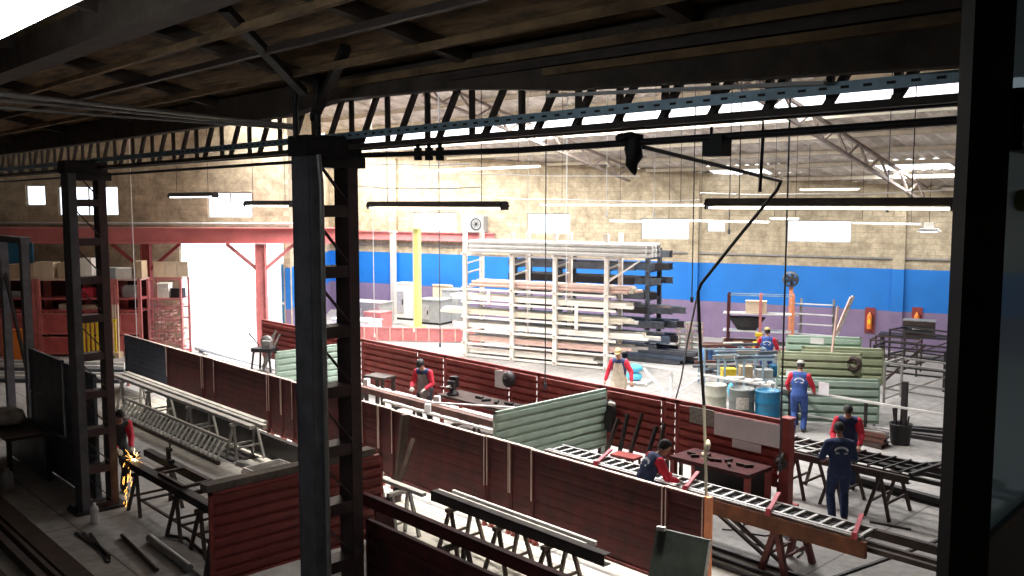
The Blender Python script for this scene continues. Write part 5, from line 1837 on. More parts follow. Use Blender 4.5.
# bars on the floor before the shelves
for i in range(6):
    a = gz(-30, 362 + 4 * i, 0); b_ = gz(125, 366 + 3.4 * i, 0)
    b = MB(); b.bar((a.x, a.y, .06), (b_.x, b_.y, .06), .12, .10)
    solo('floor_bar', b, ['steel_light', 'pale_bar', 'dark_bar', 'steel_light', 'pale_bar', 'dark_bar'][i], 'long bar on the floor before the red shelves, %s from the shelves' % ORD[i], 'bar', 'bars before the red shelves')

# left foreground: steel stand, ledge, work shelf with bag
o = thing('steel_stand', 'dark steel stand with slanting brace at the far left edge', 'stand', (-22.3, 5.7, 0), 0)
top = 4.75
for x in (-.9, .75):
    m = MB(); m.box((x, 0, top / 2), (.20, .16, top)); m.build('post', 'column_grey', o)
m = MB(); m.box((-.05, 0, top - .06), (1.9, .2, .14)); m.build('top_bar', 'column_grey', o)
m = MB(); m.bar((.7, 0, 1.5), (-.85, 0, 3.9), .06, .08); m.build('brace', 'steel_dark', o)
m = MB(); m.box((.75, 0, .03), (.5, .5, .06)); m.build('foot', 'steel_dark', o)
b = MB(); b.box((0, 0, .55), (.9, .35, 1.1)); b.box((0, -.19, .55), (.7, .03, .85)); b.box((0, -.21, .9), (.3, .02, .06))
solo('orange_cabinet', b, 'orange', 'orange cabinet behind the dark steel stand at the far left', 'cabinet', loc=H3(-17.3, 31.2, .0) + Vector((0, 0, .0)), rz=RG)
o = thing('work_shelf', 'dark low work shelf holding a crumpled bag at the lower left', 'shelf', (-20.3, 4.95, 0), 0)
m = MB(); m.box((0, 0, .95), (2.6, .8, .06)); m.build('shelf_board', 'steel_brown', o)
for x in (-1.25, 1.25):
    for y in (-.35, .35):
        m = MB(); m.box((x, y, .46), (.08, .08, .92)); m.build('leg', 'steel_dark', o)
m = MB(); m.box((0, .3, .45), (2.4, .04, .85)); m.build('back_panel', 'teal_dark', o)
b = MB()
b.ball((0, 0, .16), .36, 16, (1.5, .9, .5)); b.ball((.3, .05, .20), .2, 12, (1.3, 1, .8))
for v in b.v:
    v.z = max(0, v.z + .03 * math.sin(v.x * 17 + 1) * math.cos(v.y * 21))
solo('crumpled_bag', b, 'bag', 'crumpled grey bag lying on the dark work shelf at lower left', 'bag', loc=(-20.3, 4.9, .985))
b = MB(); b.lathe([(0, 0), (.12, 0), (.12, .3), (.09, .36), (.05, .38), (.05, .44), (0, .44)], n=14); b.path([(-.12, 0, .3), (-.17, 0, .36), (-.1, 0, .42), (.1, 0, .42), (.17, 0, .36), (.12, 0, .3)], .01, 6)
solo('paint_can', b, 'plastic_grey', 'small grey can on the floor under the dark work shelf', 'can', loc=(-18.9, 4.5, 0))
b = MB(); b.span((-30, 3.95, 0), (-9.5, 4.25, .10)); b.span((-30, 3.60, 0), (-9.5, 3.70, .16)); b.span((-30, 3.82, 0), (-9.5, 3.88, .13))
solo('floor_rail', b, 'steel_brown', 'dark rail track along the floor at the lower left corner', 'rail')
for i, (v, m_) in enumerate(((3.2, 'steel_dark'), (2.95, 'steel_brown'), (2.6, 'steel_dark'))):
    b = MB(); b.bar((-24 + i, v, .09), (-9.0 + i * .5, v, .09), .16, .16)
    solo('floor_beam', b, m_, 'dark beam on the floor at the lower left corner, %s from the ledge' % ORD[i], 'beam', 'dark beams in the lower left corner')

# ================================================================== LIGHT FITTINGS, CABLES
def light_fixture(p, q, label, hood='steel_dark', wires=None, w=.26):
    p, q = Vector(p), Vector(q)
    c = (p + q) / 2
    d = q - p
    L = d.length
    slim = hood == 'white_paint'
    o = thing('ceiling_light', label, 'light', c, math.atan2(d.y, d.x), 'hanging fluorescent lights')
    m = MB()
    m.prism([(-w / 2, 0), (-w * .22, .10), (w * .22, .10), (w / 2, 0), (w / 2, .012), (w * .2, .115), (-w * .2, .115), (-w / 2, .012)] if not slim else [(-w / 2, .03), (-w * .22, .06), (w * .22, .06), (w / 2, .03), (w / 2, .042), (w * .2, .075), (-w * .2, .075), (-w / 2, .042)], (-L / 2, 0, 0), (0, 1, 0), (0, 0, 1), (1, 0, 0), L)
    m.build('hood', hood, o)
    for s in (-1, 1):
        m = MB(); m.box((s * (L / 2 - .02), 0, .05 if slim else .02), (.03, w * .8, .06 if slim else .16)); m.build('end_cap', hood, o)
    for s in ((0,) if slim else (-.05, .05)):
        m = MB(); m.tube((-L / 2 + .06, s, .03 if slim else -.035), (L / 2 - .06, s, .03 if slim else -.035), .018, 8); m.build('tube', 'tube_light', o)
    for x in (-L * .35, L * .35):
        zt = roof_z(c.y) - c.z - .05
        m = MB(); m.tube((x, 0, .11), (x, 0, zt), .008, 5); m.build('hanger_wire', 'steel_dark', o)
    return o


VL = 12.3
a, b_ = pv(370, 206, VL), pv(505, 206, VL)
light_fixture((a.x, VL, 5.42), (b_.x, VL, 5.42), 'long dark hooded light hanging just right of the middle column')
a, b_ = pv(708, 204, VL), pv(956, 204, VL)
light_fixture((a.x, VL, 5.46), (b_.x, VL, 5.46), 'long dark hooded light hanging at upper right before the window post')
a, b_ = pv(122, 193, VL), pv(132, 193, VL)
light_fixture((-29.5, VL, 5.72), (-26.2, VL, 5.72), 'dark hooded light hanging beside the left column')
light_fixture((-24.2, VL, 5.45), (-21.6, VL, 5.45), 'dark hooded light hanging before the third gate wall window')
for i, (x0, y0, x1, y1, v) in enumerate(((413, 173, 540, 181, 17.2), (610, 222, 680, 222, 24), (540, 206, 710, 210, 20.0), (690, 222, 770, 224, 25.5), (852, 224, 922, 226, 30.0), (770, 220, 800, 220, 24.0), (800, 191, 860, 194, 28.0))):
    a, b_ = pv(x0, y0, v), pv(x1, y1, v)
    light_fixture(a, (b_.x, b_.y, a.z), 'pale slim hanging light, %s' % ['first right of the middle column', 'above the tube bundle of the white rack', 'long one above the white rack', 'left of the back wall window with two panes', 'right of the back wall window with two panes', 'just above the back wall window with two panes', 'high one below the translucent pane'][i], 'white_paint', w=.09)
x, z = on_wall(477, 224, BP, WD, WN)
p = BP + WD * x - WN * .3
o = thing('wall_unit', 'square grey fan unit on the tan wall above the left end of the white rack', 'air unit', (p.x, p.y, z - .35), RW)
m = MB(); m.box((0, .08, .35), (1.2, .4, .75)); m.build('casing', 'plastic_grey', o)
m = MB(); m.lathe([(.24, 0), (.28, -.02), (.28, .03), (.24, .03), (.24, 0)], (.2, -.13, .35), 20, 'y')
for k in range(6):
    t = PI * k / 6
    m.bar((.2 - .26 * math.cos(t), -.13, .35 - .26 * math.sin(t)), (.2 + .26 * math.cos(t), -.13, .35 + .26 * math.sin(t)), .012, .012, (0, 1, 0))
m.build('fan_guard', 'black', o)
m = MB(); m.box((-.5, .14, -.04), (.06, .3, .06)); m.box((.5, .14, -.04), (.06, .3, .06)); m.build('bracket', 'steel_dark', o)
# square pale lamp at right on the wall
p = pd(929, 231, 30)
o = thing('wall_lamp', 'small square lamp hanging before the tan wall beside the window post', 'lamp', p, RW)
m = MB(); m.box((0, 0, .16), (.30, .3, .22)); m.build('housing', 'white_paint', o)
m = MB(); m.prism([(-.36, -.02), (.36, -.02), (.26, .08), (-.26, .08)], (0, -.3, 0), (1, 0, 0), (0, 0, 1), (0, 1, 0), .6); m.build('shade', 'white_plain', o)
m = MB(); m.box((0, 0, -.03), (.5, .5, .02)); m.build('diffuser', 'tube_light', o)
m = MB(); m.tube((0, 0, .27), (0, 0, roof_z(p.y) - p.z - .05), .01, 5); m.build('hanger_wire', 'steel_dark', o)

# thin vertical drop wires
drops = [(131, 190, 340, 11.8, 'pale_bar'), (148, 188, 330, 14, 'dark_bar'), (372, 160, 335, 17, 'pale_bar'), (439, 195, 345, 16.5, 'dark_bar'), (528, 165, 330, 20, 'pale_bar'), (546, 148, 386, 14.2, 'dark_bar'),
         (567, 145, 300, 18.5, 'pale_bar'), (607, 150, 215, 20, 'pale_bar'), (695, 130, 300, 16.5, 'steel_dark'), (731, 140, 232, 20, 'dark_bar'), (789, 143, 470, 14.1, 'dark_bar'), (655, 130, 215, 20.5, 'pale_bar'), (891, 112, 210, 22, 'dark_bar'), (412, 155, 330, 19, 'pale_bar')]
names = ['left of the red post in the shelving', 'before the red post in the shelving', 'just right of the middle column', 'before the red beam left of the white rack', 'over the middle of the white rack', 'dark one before the white rack', 'pale one before the white rack window', 'above the right end of the white rack', 'dark one beside the long black cable', 'beside the slanting pole', 'long dark one before the fan', 'before the bright window right of the rack', 'high one beside the window post', 'before the window right of the middle column']
for i, (px, y0, y1, v, mm_) in enumerate(drops):
    a, b_ = pv(px, y0, v), pv(px, y1, v)
    zt = roof_z(v) - .03
    b = MB(); b.tube((a.x, v, zt), (a.x, v, b_.z), .013 if px != 789 else .016, 6)
    b.box((a.x, v, b_.z), (.05, .05, .12))
    solo('hanging_wire', b, mm_, 'thin hanging wire, %s' % names[i], 'wire', 'thin drop wires')
# pole and heavy black cable down to the near row
a, b_ = pv(643, 147, 7.0), pv(781, 181, 9.9)
b = MB(); b.tube(a, b_, .022)
solo('swing_pole', b, 'steel_dark', 'dark slanting pole reaching from the pipe to the long black cable', 'pole')
b = MB(); b.path([pv(781, 181, 9.9), pv(777, 190, 9.9), pv(740, 235, 9.9), pv(701, 284, 9.9), pv(698, 292, 9.9), pv(701, 360, 9.9), pv(704, 405, 9.9)], .022)
solo('feed_cable', b, 'black', 'long black cable slanting down from the pole then hanging straight', 'cable')
b = MB(); b.path([pv(704, 405, 9.9), pv(705, 440, 9.9), pv(706, 475, 9.92), pv(706, 498, 9.92)], .02); b.ball(pv(708, 445, 9.9), .045, 8, (.8, .8, 1.8)); b.ball(pv(703, 455, 9.9), .03, 8, (.8, .8, 1.6))
solo('yellow_hose', b, 'cream_bar', 'yellowish hose at the lower end of the black cable above the orange post', 'hose')
b = MB(); b.path([pv(698, 292, 9.9), pv(688, 340, 11.5), pv(681, 380, 13.5), pv(676, 398, 14.4)], .014)
solo('thin_cable', b, 'dark_bar', 'thin dark cable from the black cable down to the far red row', 'cable')
b = MB(); b.tube(pv(763, 136, 8.5), pv(760, 192, 8.5), .018); b.tube(pv(763, 136, 8.5), pv(763, 110, 8.5), .012)
solo('drop_rod', b, 'steel_dark', 'short dark rod hanging above the right hooded light', 'rod')
# conduits under the near ceiling
for i, (y0, y1, v, r) in enumerate(((95, 126, 4.4, .022), (104, 128, 4.55, .016), (117, 129, 4.7, .014))):
    a = gz(-230, y0 - 26, 6.42 - .03 * i); b_ = gz(296, y1, 6.42 - .03 * i)
    b = MB(); b.tube(a, b_, r)
    solo('conduit_pipe', b, 'steel_grey', 'thin conduit below the timber ceiling at left, %s' % ['upper one', 'middle one', 'lower one'][i], 'pipe')
# horizontal thin cables across the far bays
for i, (x0, y0, x1, y1, v0, v1) in enumerate(((330, 168, 640, 176, 18, 20), (470, 196, 700, 200, 18, 21), (357, 186, 480, 187, 19, 20), (700, 193, 945, 190, 22, 21), (330, 161, 470, 164, 17, 17.5))):
    a, b_ = pv(x0, y0, v0), pv(x1, y1, v1)
    mid = (a + b_) / 2 - Vector((0, 0, .06))
    b = MB(); b.path([a, (a + mid) / 2 - Vector((0, 0, .04)), mid, (b_ + mid) / 2 - Vector((0, 0, .04)), b_], .016, 6)
    solo('span_cable', b, ['pale_bar', 'pale_bar', 'dark_bar', 'pale_bar', 'dark_bar'][i], 'thin cable spanning the far bays, %s' % ['highest over the white rack', 'lower one before the rack windows', 'short dark one right of the middle column', 'at right under the translucent panes', 'topmost right of the middle column head'][i], 'cable')

# fluorescent lamp at the top left, near the photographer
p = Vector((-6.6, 1.36, 6.5))
o = thing('ceiling_lamp', 'big white lamp panel at the top left corner', 'lamp', p, R(0))
m = MB(); m.box((0, 0, .06), (5.0, .25, .08)); m.build('housing', 'steel_grey', o)
m = MB(); m.box((0, 0, -.02), (4.96, .225, .10)); m.build('diffuser', 'lamp_panel', o)
for s_ in (-1, 1):
    m = MB(); m.box((0, s_ * .122, .05), (5.02, .012, .06)); m.build('rim', 'green_grey', o)
for x in (-1.8, 1.8):
    m = MB(); m.tube((x, 0, .10), (x, 0, nz(p.y) - p.z), .012, 6); m.build('hanger_rod', 'steel_dark', o)

# ================================================================== OFFICE WINDOW (near the photographer)
o = thing('window_9', 'dark steel window post and open casement sash right at the photographer', 'window', H3(.455, .91, 4.0), YAW, kind='structure')
def near(X, Y, Z):
    return Vector((X - .455, Y - .91, Z - 4.0))
m = MB()
m.box(near(.4655, .90, 5.5), (.040, .026, 3.0)); m.box(near(.4875, .906, 5.5), (.006, .014, 3.0))
m.build('post', 'office_frame', o)
sd = Vector((.13, .14, 0)).normalized()
sn = Vector((sd.y, -sd.x, 0))
s0 = Vector((.482, .925, 0))
def sash(t, z, off=0.0):
    q = s0 + sd * t + sn * off
    return near(q.x, q.y, z)
m = MB()
m.bar(sash(.021, 4.0), sash(.021, 7.0), .012, .040, sd)
m.build('sash_stile', 'office_brown', o)
m = MB(); m.bar(sash(0, 4.555), sash(1.0, 4.555), .02, 1.16); m.build('sash_lower_panel', 'office_frame', o)
m = MB(); m.bar(sash(.035, 6.0), sash(1.0, 6.0), .006, 1.75); m.build('pane', 'dirty_glass', o)
m = MB(); m.bar(sash(.045, 5.587, .012), sash(.30, 5.587, .012), .02, .064); m.build('latch_rail', 'office_frame', o)
m = MB(); q = sash(.118, 5.606, .026); m.ball(q, .0075, 12, (1, 1, 1)); m.build('latch_bolt', 'steel_light', o)
m = MB(); q = sash(.118, 5.503, .012); m.ball(q, .0135, 14, (1.4, 1.4, .95)); m.build('knob', 'olive_knob', o)


# ================================================================== PEOPLE
def capsule(mb, p, q, r1, r2, ax=None, sx=1.0, sy=1.0, n=14):
    """tapered capsule, optionally flattened: sx along ax, sy across"""
    p, q = Vector(p), Vector(q)
    d = q - p
    L = d.length
    d = d.normalized() if L > 1e-6 else Vector((0, 0, 1))
    if ax is None:
        a = d.orthogonal().normalized()
    else:
        a = Vector(ax)
        a = (a - d * a.dot(d)).normalized()
    b = d.cross(a)
    rings = []
    for k in range(5):
        t = PI / 2 * (1 - k / 4)
        rings.append((p - d * r1 * math.sin(t), max(1e-4, r1 * math.cos(t))))
    for k in range(5):
        t = PI / 2 * k / 4
        rings.append((q + d * r2 * math.sin(t), max(1e-4, r2 * math.cos(t))))
    vs = []
    for c, r in rings:
        for i in range(n):
            t = 2 * PI * i / n
            vs.append(c + a * (r * sx * math.cos(t)) + b * (r * sy * math.sin(t)))
    fs = [(i * n + k, i * n + (k + 1) % n, (i + 1) * n + (k + 1) % n, (i + 1) * n + k) for i in range(len(rings) - 1) for k in range(n)]
    fs.append(tuple(range(n))[::-1])
    fs.append(tuple(range((len(rings) - 1) * n, len(rings) * n)))
    mb._add(vs, fs, True)


def ik(a, c, l1, l2, pole):
    """middle joint between a and c"""
    d = c - a
    L = min(d.length, (l1 + l2) * .995)
    dn = d.normalized()
    c2 = a + dn * L
    x = (l1 * l1 - l2 * l2 + L * L) / (2 * L)
    h = math.sqrt(max(0, l1 * l1 - x * x))
    pl = (pole - dn * pole.dot(dn)).normalized()
    return a + dn * x + pl * h, c2


def person(loc, rz, label, lean=5, twist=0, head_pitch=10, head_yaw=0, hands=((.25, .25, .95), (-.25, .25, .95)), feet=((.11, .05), (-.11, -.05)), knee=.0, torso='overall_blue', legs='overall_blue',
           sleeves='sleeve_red', gloves=False, hat=None, back=False, chest=None, squat=0.0, scale=1.0):
    o = thing('person', label, 'person', loc, rz)
    X = Vector((1, 0, 0))
    hipc = Vector((0, 0, .93 - squat))
    Rl = Matrix.Rotation(R(-lean), 3, 'X')
    Rt = Matrix.Rotation(R(twist), 3, 'Z')

    def up(x, y, z):  # torso space from pelvis
        f = z / .5
        Rb = Matrix.Rotation(R(-lean * min(1, .35 + .65 * f)), 3, 'X')
        return hipc + (Rb @ (Rt @ Vector((x, y, z))))
    segs = []   # (p, q, r1, r2, ax, sx, sy, region)
    S = lambda *a: segs.append(a)
    tx = Rt @ X
    S(hipc + Vector((0, -.01, -.02)), up(0, 0, .12), .125, .120, X, 1.30, .98, 'legs')
    S(up(0, 0, .10), up(0, 0, .30), .120, .130, tx, 1.28, .92, 'torso')
    S(up(0, .0, .28), up(0, 0, .43), .130, .110, tx, 1.42, .92, 'torso')
    S(up(-.13, 0, .455), up(.13, 0, .455), .070, .070, None, 1, 1, 'torso')
    neck0, neck1 = up(0, 0, .47), up(0, .025, .575)
    S(neck0, neck1, .062, .056, None, 1, 1, 'skin')
    # head
    Rh = Matrix.Rotation(R(head_yaw), 3, 'Z') @ Matrix.Rotation(R(-(lean * .45 + head_pitch)), 3, 'X')
    hc = neck1 + Rh @ Vector((0, .022, .115))
    hd = lambda x, y, z: hc + Rh @ Vector((x, y, z))
    S(hd(0, -.012, .022), hd(0, -.005, .03), .098, .096, Rh @ X, .80, 1.0, 'skin')
    S(hd(0, .020, -.045), hd(0, .035, -.075), .066, .048, Rh @ X, .92, 1.0, 'skin')
    S(hd(0, .088, .0), hd(0, .105, -.022), .011, .016, None, 1, 1, 'skin')
    S(hd(-.035, .075, .018), hd(.035, .075, .018), .016, .016, None, 1, 1, 'skin')
    for s in (-1, 1):
        S(hd(s * .078, -.012, .015), hd(s * .080, -.016, -.022), .017, .013, Rh @ X, .6, 1.2, 'skin')
    # arms
    for s, hand in zip((1, -1), hands):
        sh_ = up(s * .185, 0, .445)
        target = Vector(hand)
        el, wr = ik(sh_, target, .285, .255, Vector((s * .55, -.45, -.7)))
        S(sh_, el, .066, .052, None, 1, 1, 'sleeve')
        S(el, el + (wr - el) * .9, .050, .040, None, 1, 1, 'sleeve')
        S(el + (wr - el) * .86, wr, .033, .029, None, 1, 1, 'hand')
        fd = (wr - el).normalized()
        side = fd.cross(Vector((0, 0, 1)))
        side = side.normalized() if side.length > .1 else Vector((1, 0, 0))
        nrm = side.cross(fd).normalized()
        S(wr + fd * .02, wr + fd * .075, .030, .034, side, 1.25, .62, 'hand')
        for i, (off, ln) in enumerate(((-.039, .062), (-.013, .074), (.013, .070), (.039, .055))):
            k0 = wr + fd * .098 + side * off
            k1 = k0 + (fd * .8 - nrm * .45 + side * off * 1.5).normalized() * ln * .55
            k2 = k1 + (fd * .35 - nrm * .9).normalized() * ln * .5
            S(k0 - fd * .02, k1, .0105, .0098, None, 1, 1, 'hand')
            S(k1, k2, .0098, .0088, None, 1, 1, 'hand')
        ts = -s
        t0 = wr + fd * .035 + side * ts * .036
        t1 = t0 + (fd * .55 + side * ts * .75 - nrm * .3).normalized() * .042
        t2 = t1 + (fd * .85 - nrm * .5).normalized() * .032
        S(t0, t1, .013, .0115, None, 1, 1, 'hand')
        S(t1, t2, .0115, .0095, None, 1, 1, 'hand')
    # legs
    for s, ft in zip((1, -1), feet):
        hp = hipc + Vector((s * .095, 0, -.03))
        an = Vector((ft[0], ft[1], .085))
        kn, an2 = ik(hp, an, .44, .43, Vector((s * .12, 1, 0)))
        S(hp, kn, .098, .068, None, 1, 1, 'legs')
        S(kn, kn + (an2 - kn) * .35, .066, .066, None, 1, 1, 'legs')
        S(kn + (an2 - kn) * .35, an2 + Vector((0, 0, .02)), .066, .058, None, 1, 1, 'legs')
        toe = Matrix.Rotation(R(-s * 10), 3, 'Z') @ Vector((0, 1, 0))
        S(an2 + Vector((0, -.03, -.03)), an2 + toe * .145 + Vector((0, 0, -.045)), .052, .040, None, 1, 1, 'boot')
    mb = MB()
    for sg in segs:
        p_, q_, ra, rb, *rest = sg[:7]
        g = 1.16 if sg[7] in ('torso', 'legs', 'sleeve') else 1.0
        capsule(mb, p_, q_, ra * g, rb * g, *rest)
    order = ['torso', 'legs', 'sleeve', 'skin', 'hand', 'boot']
    mnames = [torso, legs, sleeves, 'skin', 'glove' if gloves else 'skin', 'boot']
    tmp = mb.build('tmp_body', mnames[0])
    md = tmp.modifiers.new('r', 'REMESH')
    md.mode = 'VOXEL'
    md.voxel_size = .0105
    md2 = tmp.modifiers.new('s', 'SMOOTH')
    md2.factor = .5
    md2.iterations = 2
    dg = bpy.context.evaluated_depsgraph_get()
    me = bpy.data.meshes.new_from_object(tmp.evaluated_get(dg))
    bpy.data.objects.remove(tmp)
    me.name = 'body'
    me.materials.clear()
    for n_ in mnames:
        me.materials.append(MATS[n_])
    data = []
    for (p, q, r1, r2, ax, sx, sy, reg) in segs:
        d = q - p
        data.append((p, d, max(d.length_squared, 1e-9), r1, r2, order.index(reg)))
    rgs = []
    for pl in me.polygons:
        c = pl.center
        best, bi = 1e9, 0
        for p, d, l2, r1, r2, ri in data:
            t = (c - p).dot(d) / l2
            t = 0 if t < 0 else 1 if t > 1 else t
            r = r1 + (r2 - r1) * t
            dd = (c - p - d * t).length / r if ri in (0, 1) else (c - p - d * t).length / r * .97
            if dd < best:
                best, bi = dd, ri
        # apron or vest on the chest
        rgs.append(bi)
    me.polygons.foreach_set('material_index', rgs)
    me.polygons.foreach_set('use_smooth', [True] * len(rgs))
    me.update()
    body = bpy.data.objects.new('body', me)
    col.objects.link(body)
    body.parent = o
    # face details
    for s in (-1, 1):
        m = MB(); m.ball(hd(s * .032, .084, .008), .011, 10); m.build('eye', 'eye_dark', o)
    m = MB(); capsule(m, hd(-.018, .088, -.052), hd(.018, .088, -.052), .006, .006); m.build('mouth', 'lip', o)
    # hair or hat
    m = MB()
    n = 16
    for (zr, rr) in ((0, 0),):
        pass
    rings = [(-.02, 1.0), (.02, 1.03), (.06, .97), (.09, .78), (.112, .45), (.12, .02)]
    vs, fs = [], []
    for (z, f) in rings:
        for k in range(n):
            t = 2 * PI * k / n
            yy = -.012 + .108 * f * math.sin(t)
            zz = z + (.062 if math.sin(t) > .3 and z < .03 else (-.045 if math.sin(t) < -.3 and z < 0 else 0))
            vs.append(hd(.088 * f * math.cos(t), yy, zz + .012))
    for i in range(len(rings) - 1):
        for k in range(n):
            fs.append((i * n + k, i * n + (k + 1) % n, (i + 1) * n + (k + 1) % n, (i + 1) * n + k))
    m._add(vs, fs, True)
    m.build('hair', 'hair_black', o)
    if hat:
        m = MB()
        rings = [(.035, 1.06), (.07, 1.04), (.10, .90), (.125, .6), (.134, .05)]
        vs, fs = [], []
        for (z, f) in rings:
            for k in range(n):
                t = 2 * PI * k / n
                vs.append(hd(.09 * f * math.cos(t), -.012 + .112 * f * math.sin(t), z + .006))
        for i in range(len(rings) - 1):
            for k in range(n):
                fs.append((i * n + k, i * n + (k + 1) % n, (i + 1) * n + (k + 1) % n, (i + 1) * n + k))
        m._add(vs, fs, True)
        cap = m.build('cap', hat, o)
        m = MB()
        bp = []
        for k in range(9):
            t = PI * (.08 + .84 * k / 8)
            bp.append((.085 * math.cos(t), .075 + .085 * math.sin(t)))
        top_ = [hd(x, y, .048) for x, y in bp]
        bot_ = [hd(x, y, .040) for x, y in bp]
        m._add(top_ + bot_, [tuple(range(9)), tuple(range(9, 18))[::-1]] + [(i, i + 9, (i + 1) % 9 + 9, (i + 1) % 9) for i in range(9)])
        m.build('brim', hat, cap)
    if back:
        # white arched lettering on the back, too small to read: a row of short strokes over a bar
        m = MB()
        yb = -.128
        for k in range(11):
            t = R(160 - 14 * k)
            cx, cz = .105 * math.cos(t), .30 + .075 * math.sin(t)
            q0 = up(cx, yb + .01 * abs(cx) / .1, cz)
            q1 = up(cx * 1.12, yb + .01 * abs(cx) / .1, cz + .035)
            m.bar(q0, q1, .017, .012, (0, 1, 0))
        for k in range(9):
            cx = -.088 + .022 * k
            m.bar(up(cx, yb, .285), up(cx, yb, .31), .014, .012, (0, 1, 0))
        m.build('back_print', 'print_white', o)
    if chest:
        m = MB()
        ring = []
        for zz, w in ((.44, .10), (.34, .13), (.2, .15), (.05, .16), (-.12, .17), (-.3, .18)):
            row = []
            for k in range(7):
                x = -w + 2 * w * k / 6
                y = .145 - .05 * (x / w) ** 2
                row.append(up(x, y, zz) if zz >= 0 else hipc + Vector((x, y + .01, zz)))
            ring.append(row)
        vs = [v for row in ring for v in row]
        nb_ = len(vs)
        vs += [v + Vector((0, .012, 0)) for v in vs]
        fs = []
        for i in range(5):
            for k in range(6):
                a = i * 7 + k
                fs += [(a, a + 1, a + 8, a + 7), (a + nb_, a + 7 + nb_, a + 8 + nb_, a + 1 + nb_)]
        m._add(vs, fs, True)
        m.build('apron', chest, o)
    return o


# grinding worker at the left column (faces the table, +x, bent a little)
person((-17.3, 6.0, 0), R(-95), 'worker in dark clothes and red sleeve grinding with sparks beside the left column', lean=22, head_pitch=22, hands=((.12, .50, .98), (-.12, .52, .98)), torso='overall_dark', legs='overall_dark', gloves=True)
# welding worker between the rows
person((-17.45, 13.5, 0), R(205), 'worker in red sleeves and grey apron welding between the two long rows', lean=16, head_pitch=25, hands=((.16, .42, 1.02), (-.18, .38, 1.0)), torso='overall_navy', legs='overall_dark', gloves=True, hat='black', chest='apron')
# walking worker near the rack
person((-15.0, 18.0, 0), R(205), 'worker in tan vest, cap and red sleeve walking near the white rack', lean=6, head_pitch=12, hands=((.36, .06, .86), (-.36, .12, .90)), feet=((.10, .16), (-.10, -.14)), torso='overall_navy', legs='trouser_tan', hat='cap_tan', chest='vest_tan')
# bending worker at the long white gate
person((-8.98, 11.42, 0), R(-25), 'worker in blue vest and red sleeves bending over the long white gate', lean=30, head_pitch=18, hands=((.20, .52, .98), (-.10, .56, .98)), torso='overall_navy', legs='overall_navy', gloves=True, back=True)
# capped worker at the pale rail
person((-10.75, 19.60, 0), R(22), 'worker in blue overalls and grey cap standing at the pale rail, back turned', lean=6, head_pitch=18, hands=((.30, .34, .98), (-.30, .34, .98)), torso='overall_blue', legs='overall_blue', hat='cap_grey', back=True)
# far worker at the reddish brown table
person((*pd(767, 345, 27.0).xy, 0), R(30), 'worker in blue overalls at the reddish brown work table, farthest back', lean=8, head_pitch=14, hands=((.30, .34, .98), (-.30, .34, 1.0)), torso='overall_blue', legs='overall_blue', hat='cap_tan', back=True)
# facing worker at the rod table
person((-7.93, 16.35, 0), R(205), 'bareheaded worker in red sleeves facing the navy worker across the rod table', lean=14, head_pitch=28, hands=((.22, .38, .96), (-.22, .40, .96)), torso='overall_navy', legs='overall_navy')
# navy worker, back turned, standing before the rod table
person((-7.15, 14.5, 0), R(38), 'worker in navy coveralls seen from behind standing at the rod table', lean=7, head_pitch=22, hands=((.20, .36, 1.02), (-.22, .34, 1.02)), sleeves='overall_navy', torso='overall_navy', legs='overall_navy', back=True)

# grinder and sparks
b = MB(); b.tube((-.14, 0, 0), (.08, 0, 0), .035, 10); b.lathe([(0, -.01), (.09, -.01), (.09, .01), (0, .01)], (.12, 0, -.02), 16)
b.tube((.04, 0, 0), (.04, .12, .03), .016, 8)
solo('angle_grinder', b, 'steel_dark', 'dark angle grinder held by the worker over the steel beam', 'grinder', loc=(-16.42, 5.98, .93), rz=R(10))
b = MB()
sp = Vector((-16.32, 5.95, .87))
b.cur = 1
b.ball(sp, .035, 8)
for k in range(34):
    t = random.uniform(0, 1.6)
    d = Vector((random.uniform(-.25, .5), random.uniform(-.45, .15), random.uniform(-.25, .45)))
    b.cur = 0 if k % 3 else 1
    b.tube(sp + d * .25 * t, sp + d * (.25 * t + .22), .0026, 4)
for k in range(22):
    x = sp + Vector((random.uniform(-.14, .04), random.uniform(-.16, -.02), -random.uniform(.05, .85)))
    b.cur = 0
    b.tube(x, x + Vector((random.uniform(-.03, .02), -.02, -random.uniform(.04, .16))), .0034, 4)
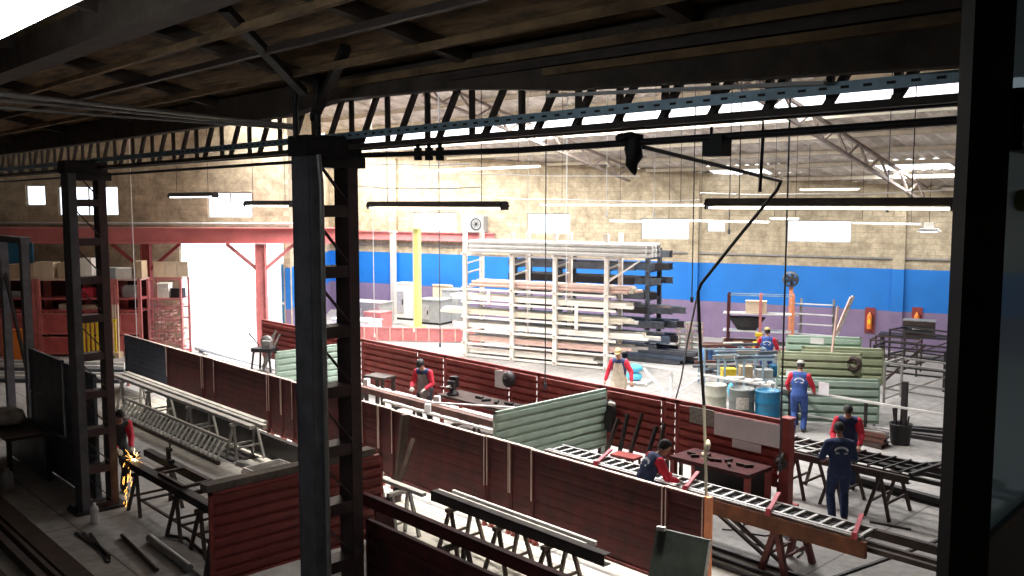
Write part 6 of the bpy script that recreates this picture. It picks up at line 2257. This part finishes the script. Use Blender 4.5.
solo('sparks', b, ['spark', 'spark_core'], 'bright orange grinding sparks spraying off the steel beam', 'sparks', kind='stuff')

# ================================================================== CAMERA, LIGHT
cam = bpy.data.cameras.new('camera')
cam.sensor_width = 36
cam.lens = 36 * FPX / 1024
cam.clip_end = 300
cam.clip_start = .05
co = bpy.data.objects.new('camera', cam)
col.objects.link(co)
co.location = (0, 0, EYE)
co.rotation_euler = (PI / 2 - TH, 0, YAW)
scene.camera = co

w = bpy.data.worlds.new('world')
scene.world = w
w.use_nodes = True
bg = w.node_tree.nodes['Background']
bg.inputs['Color'].default_value = (.94, .97, 1, 1)
bg.inputs['Strength'].default_value = 4.2


def area(name, loc, rot, sx, sy, power, c=(1, 1, 1), spread=180):
    l = bpy.data.lights.new(name, 'AREA')
    l.shape = 'RECTANGLE'
    l.size, l.size_y = sx, sy
    l.energy = power
    l.color = c
    l.spread = R(spread)
    ob = bpy.data.objects.new(name, l)
    col.objects.link(ob)
    ob.location = loc
    ob.rotation_euler = rot
    return ob


# daylight through the far strip and pane, plus added fill just under the roof
area('skylight_far', (-26, 24.0, roof_z(24) - .12), (R(0), 0, 0), 24, 1.8, 5200, (1, .98, .95))
area('fill_middle', (-22.5, 16.2, roof_z(16.2) - .15), (0, 0, 0), 25, 1.4, 3500, (1, .98, .95), 110)  # added fill light, the roof has no opening above it
area('fill_near', (-15, 9.75, roof_z(9.75) - .15), (0, 0, 0), 20, .7, 560, (1, .93, .78), 26)  # added narrow fill for the floor along the near row, closed roof above
area('skylight_pane', (pane_iv[1][0] + 1.2, 31, roof_z(31) - .15), (0, 0, 0), 2.4, 1.1, 250)
# daylight in through the open gate
gc = gpt(225, 300, -.6)
area('gate_daylight', (gc.x, gc.y, 2.0), (R(90), 0, RG + 0), 3.2, 3.6, 900, (1, 1, 1))

vs_ = scene.view_settings
vs_.view_transform = 'Standard'
vs_.look = 'None'
vs_.gamma = 1
vs_.use_curve_mapping = False
vs_.exposure = 0.0
scene.cycles.use_denoising = True
scene.cycles.max_bounces = 8
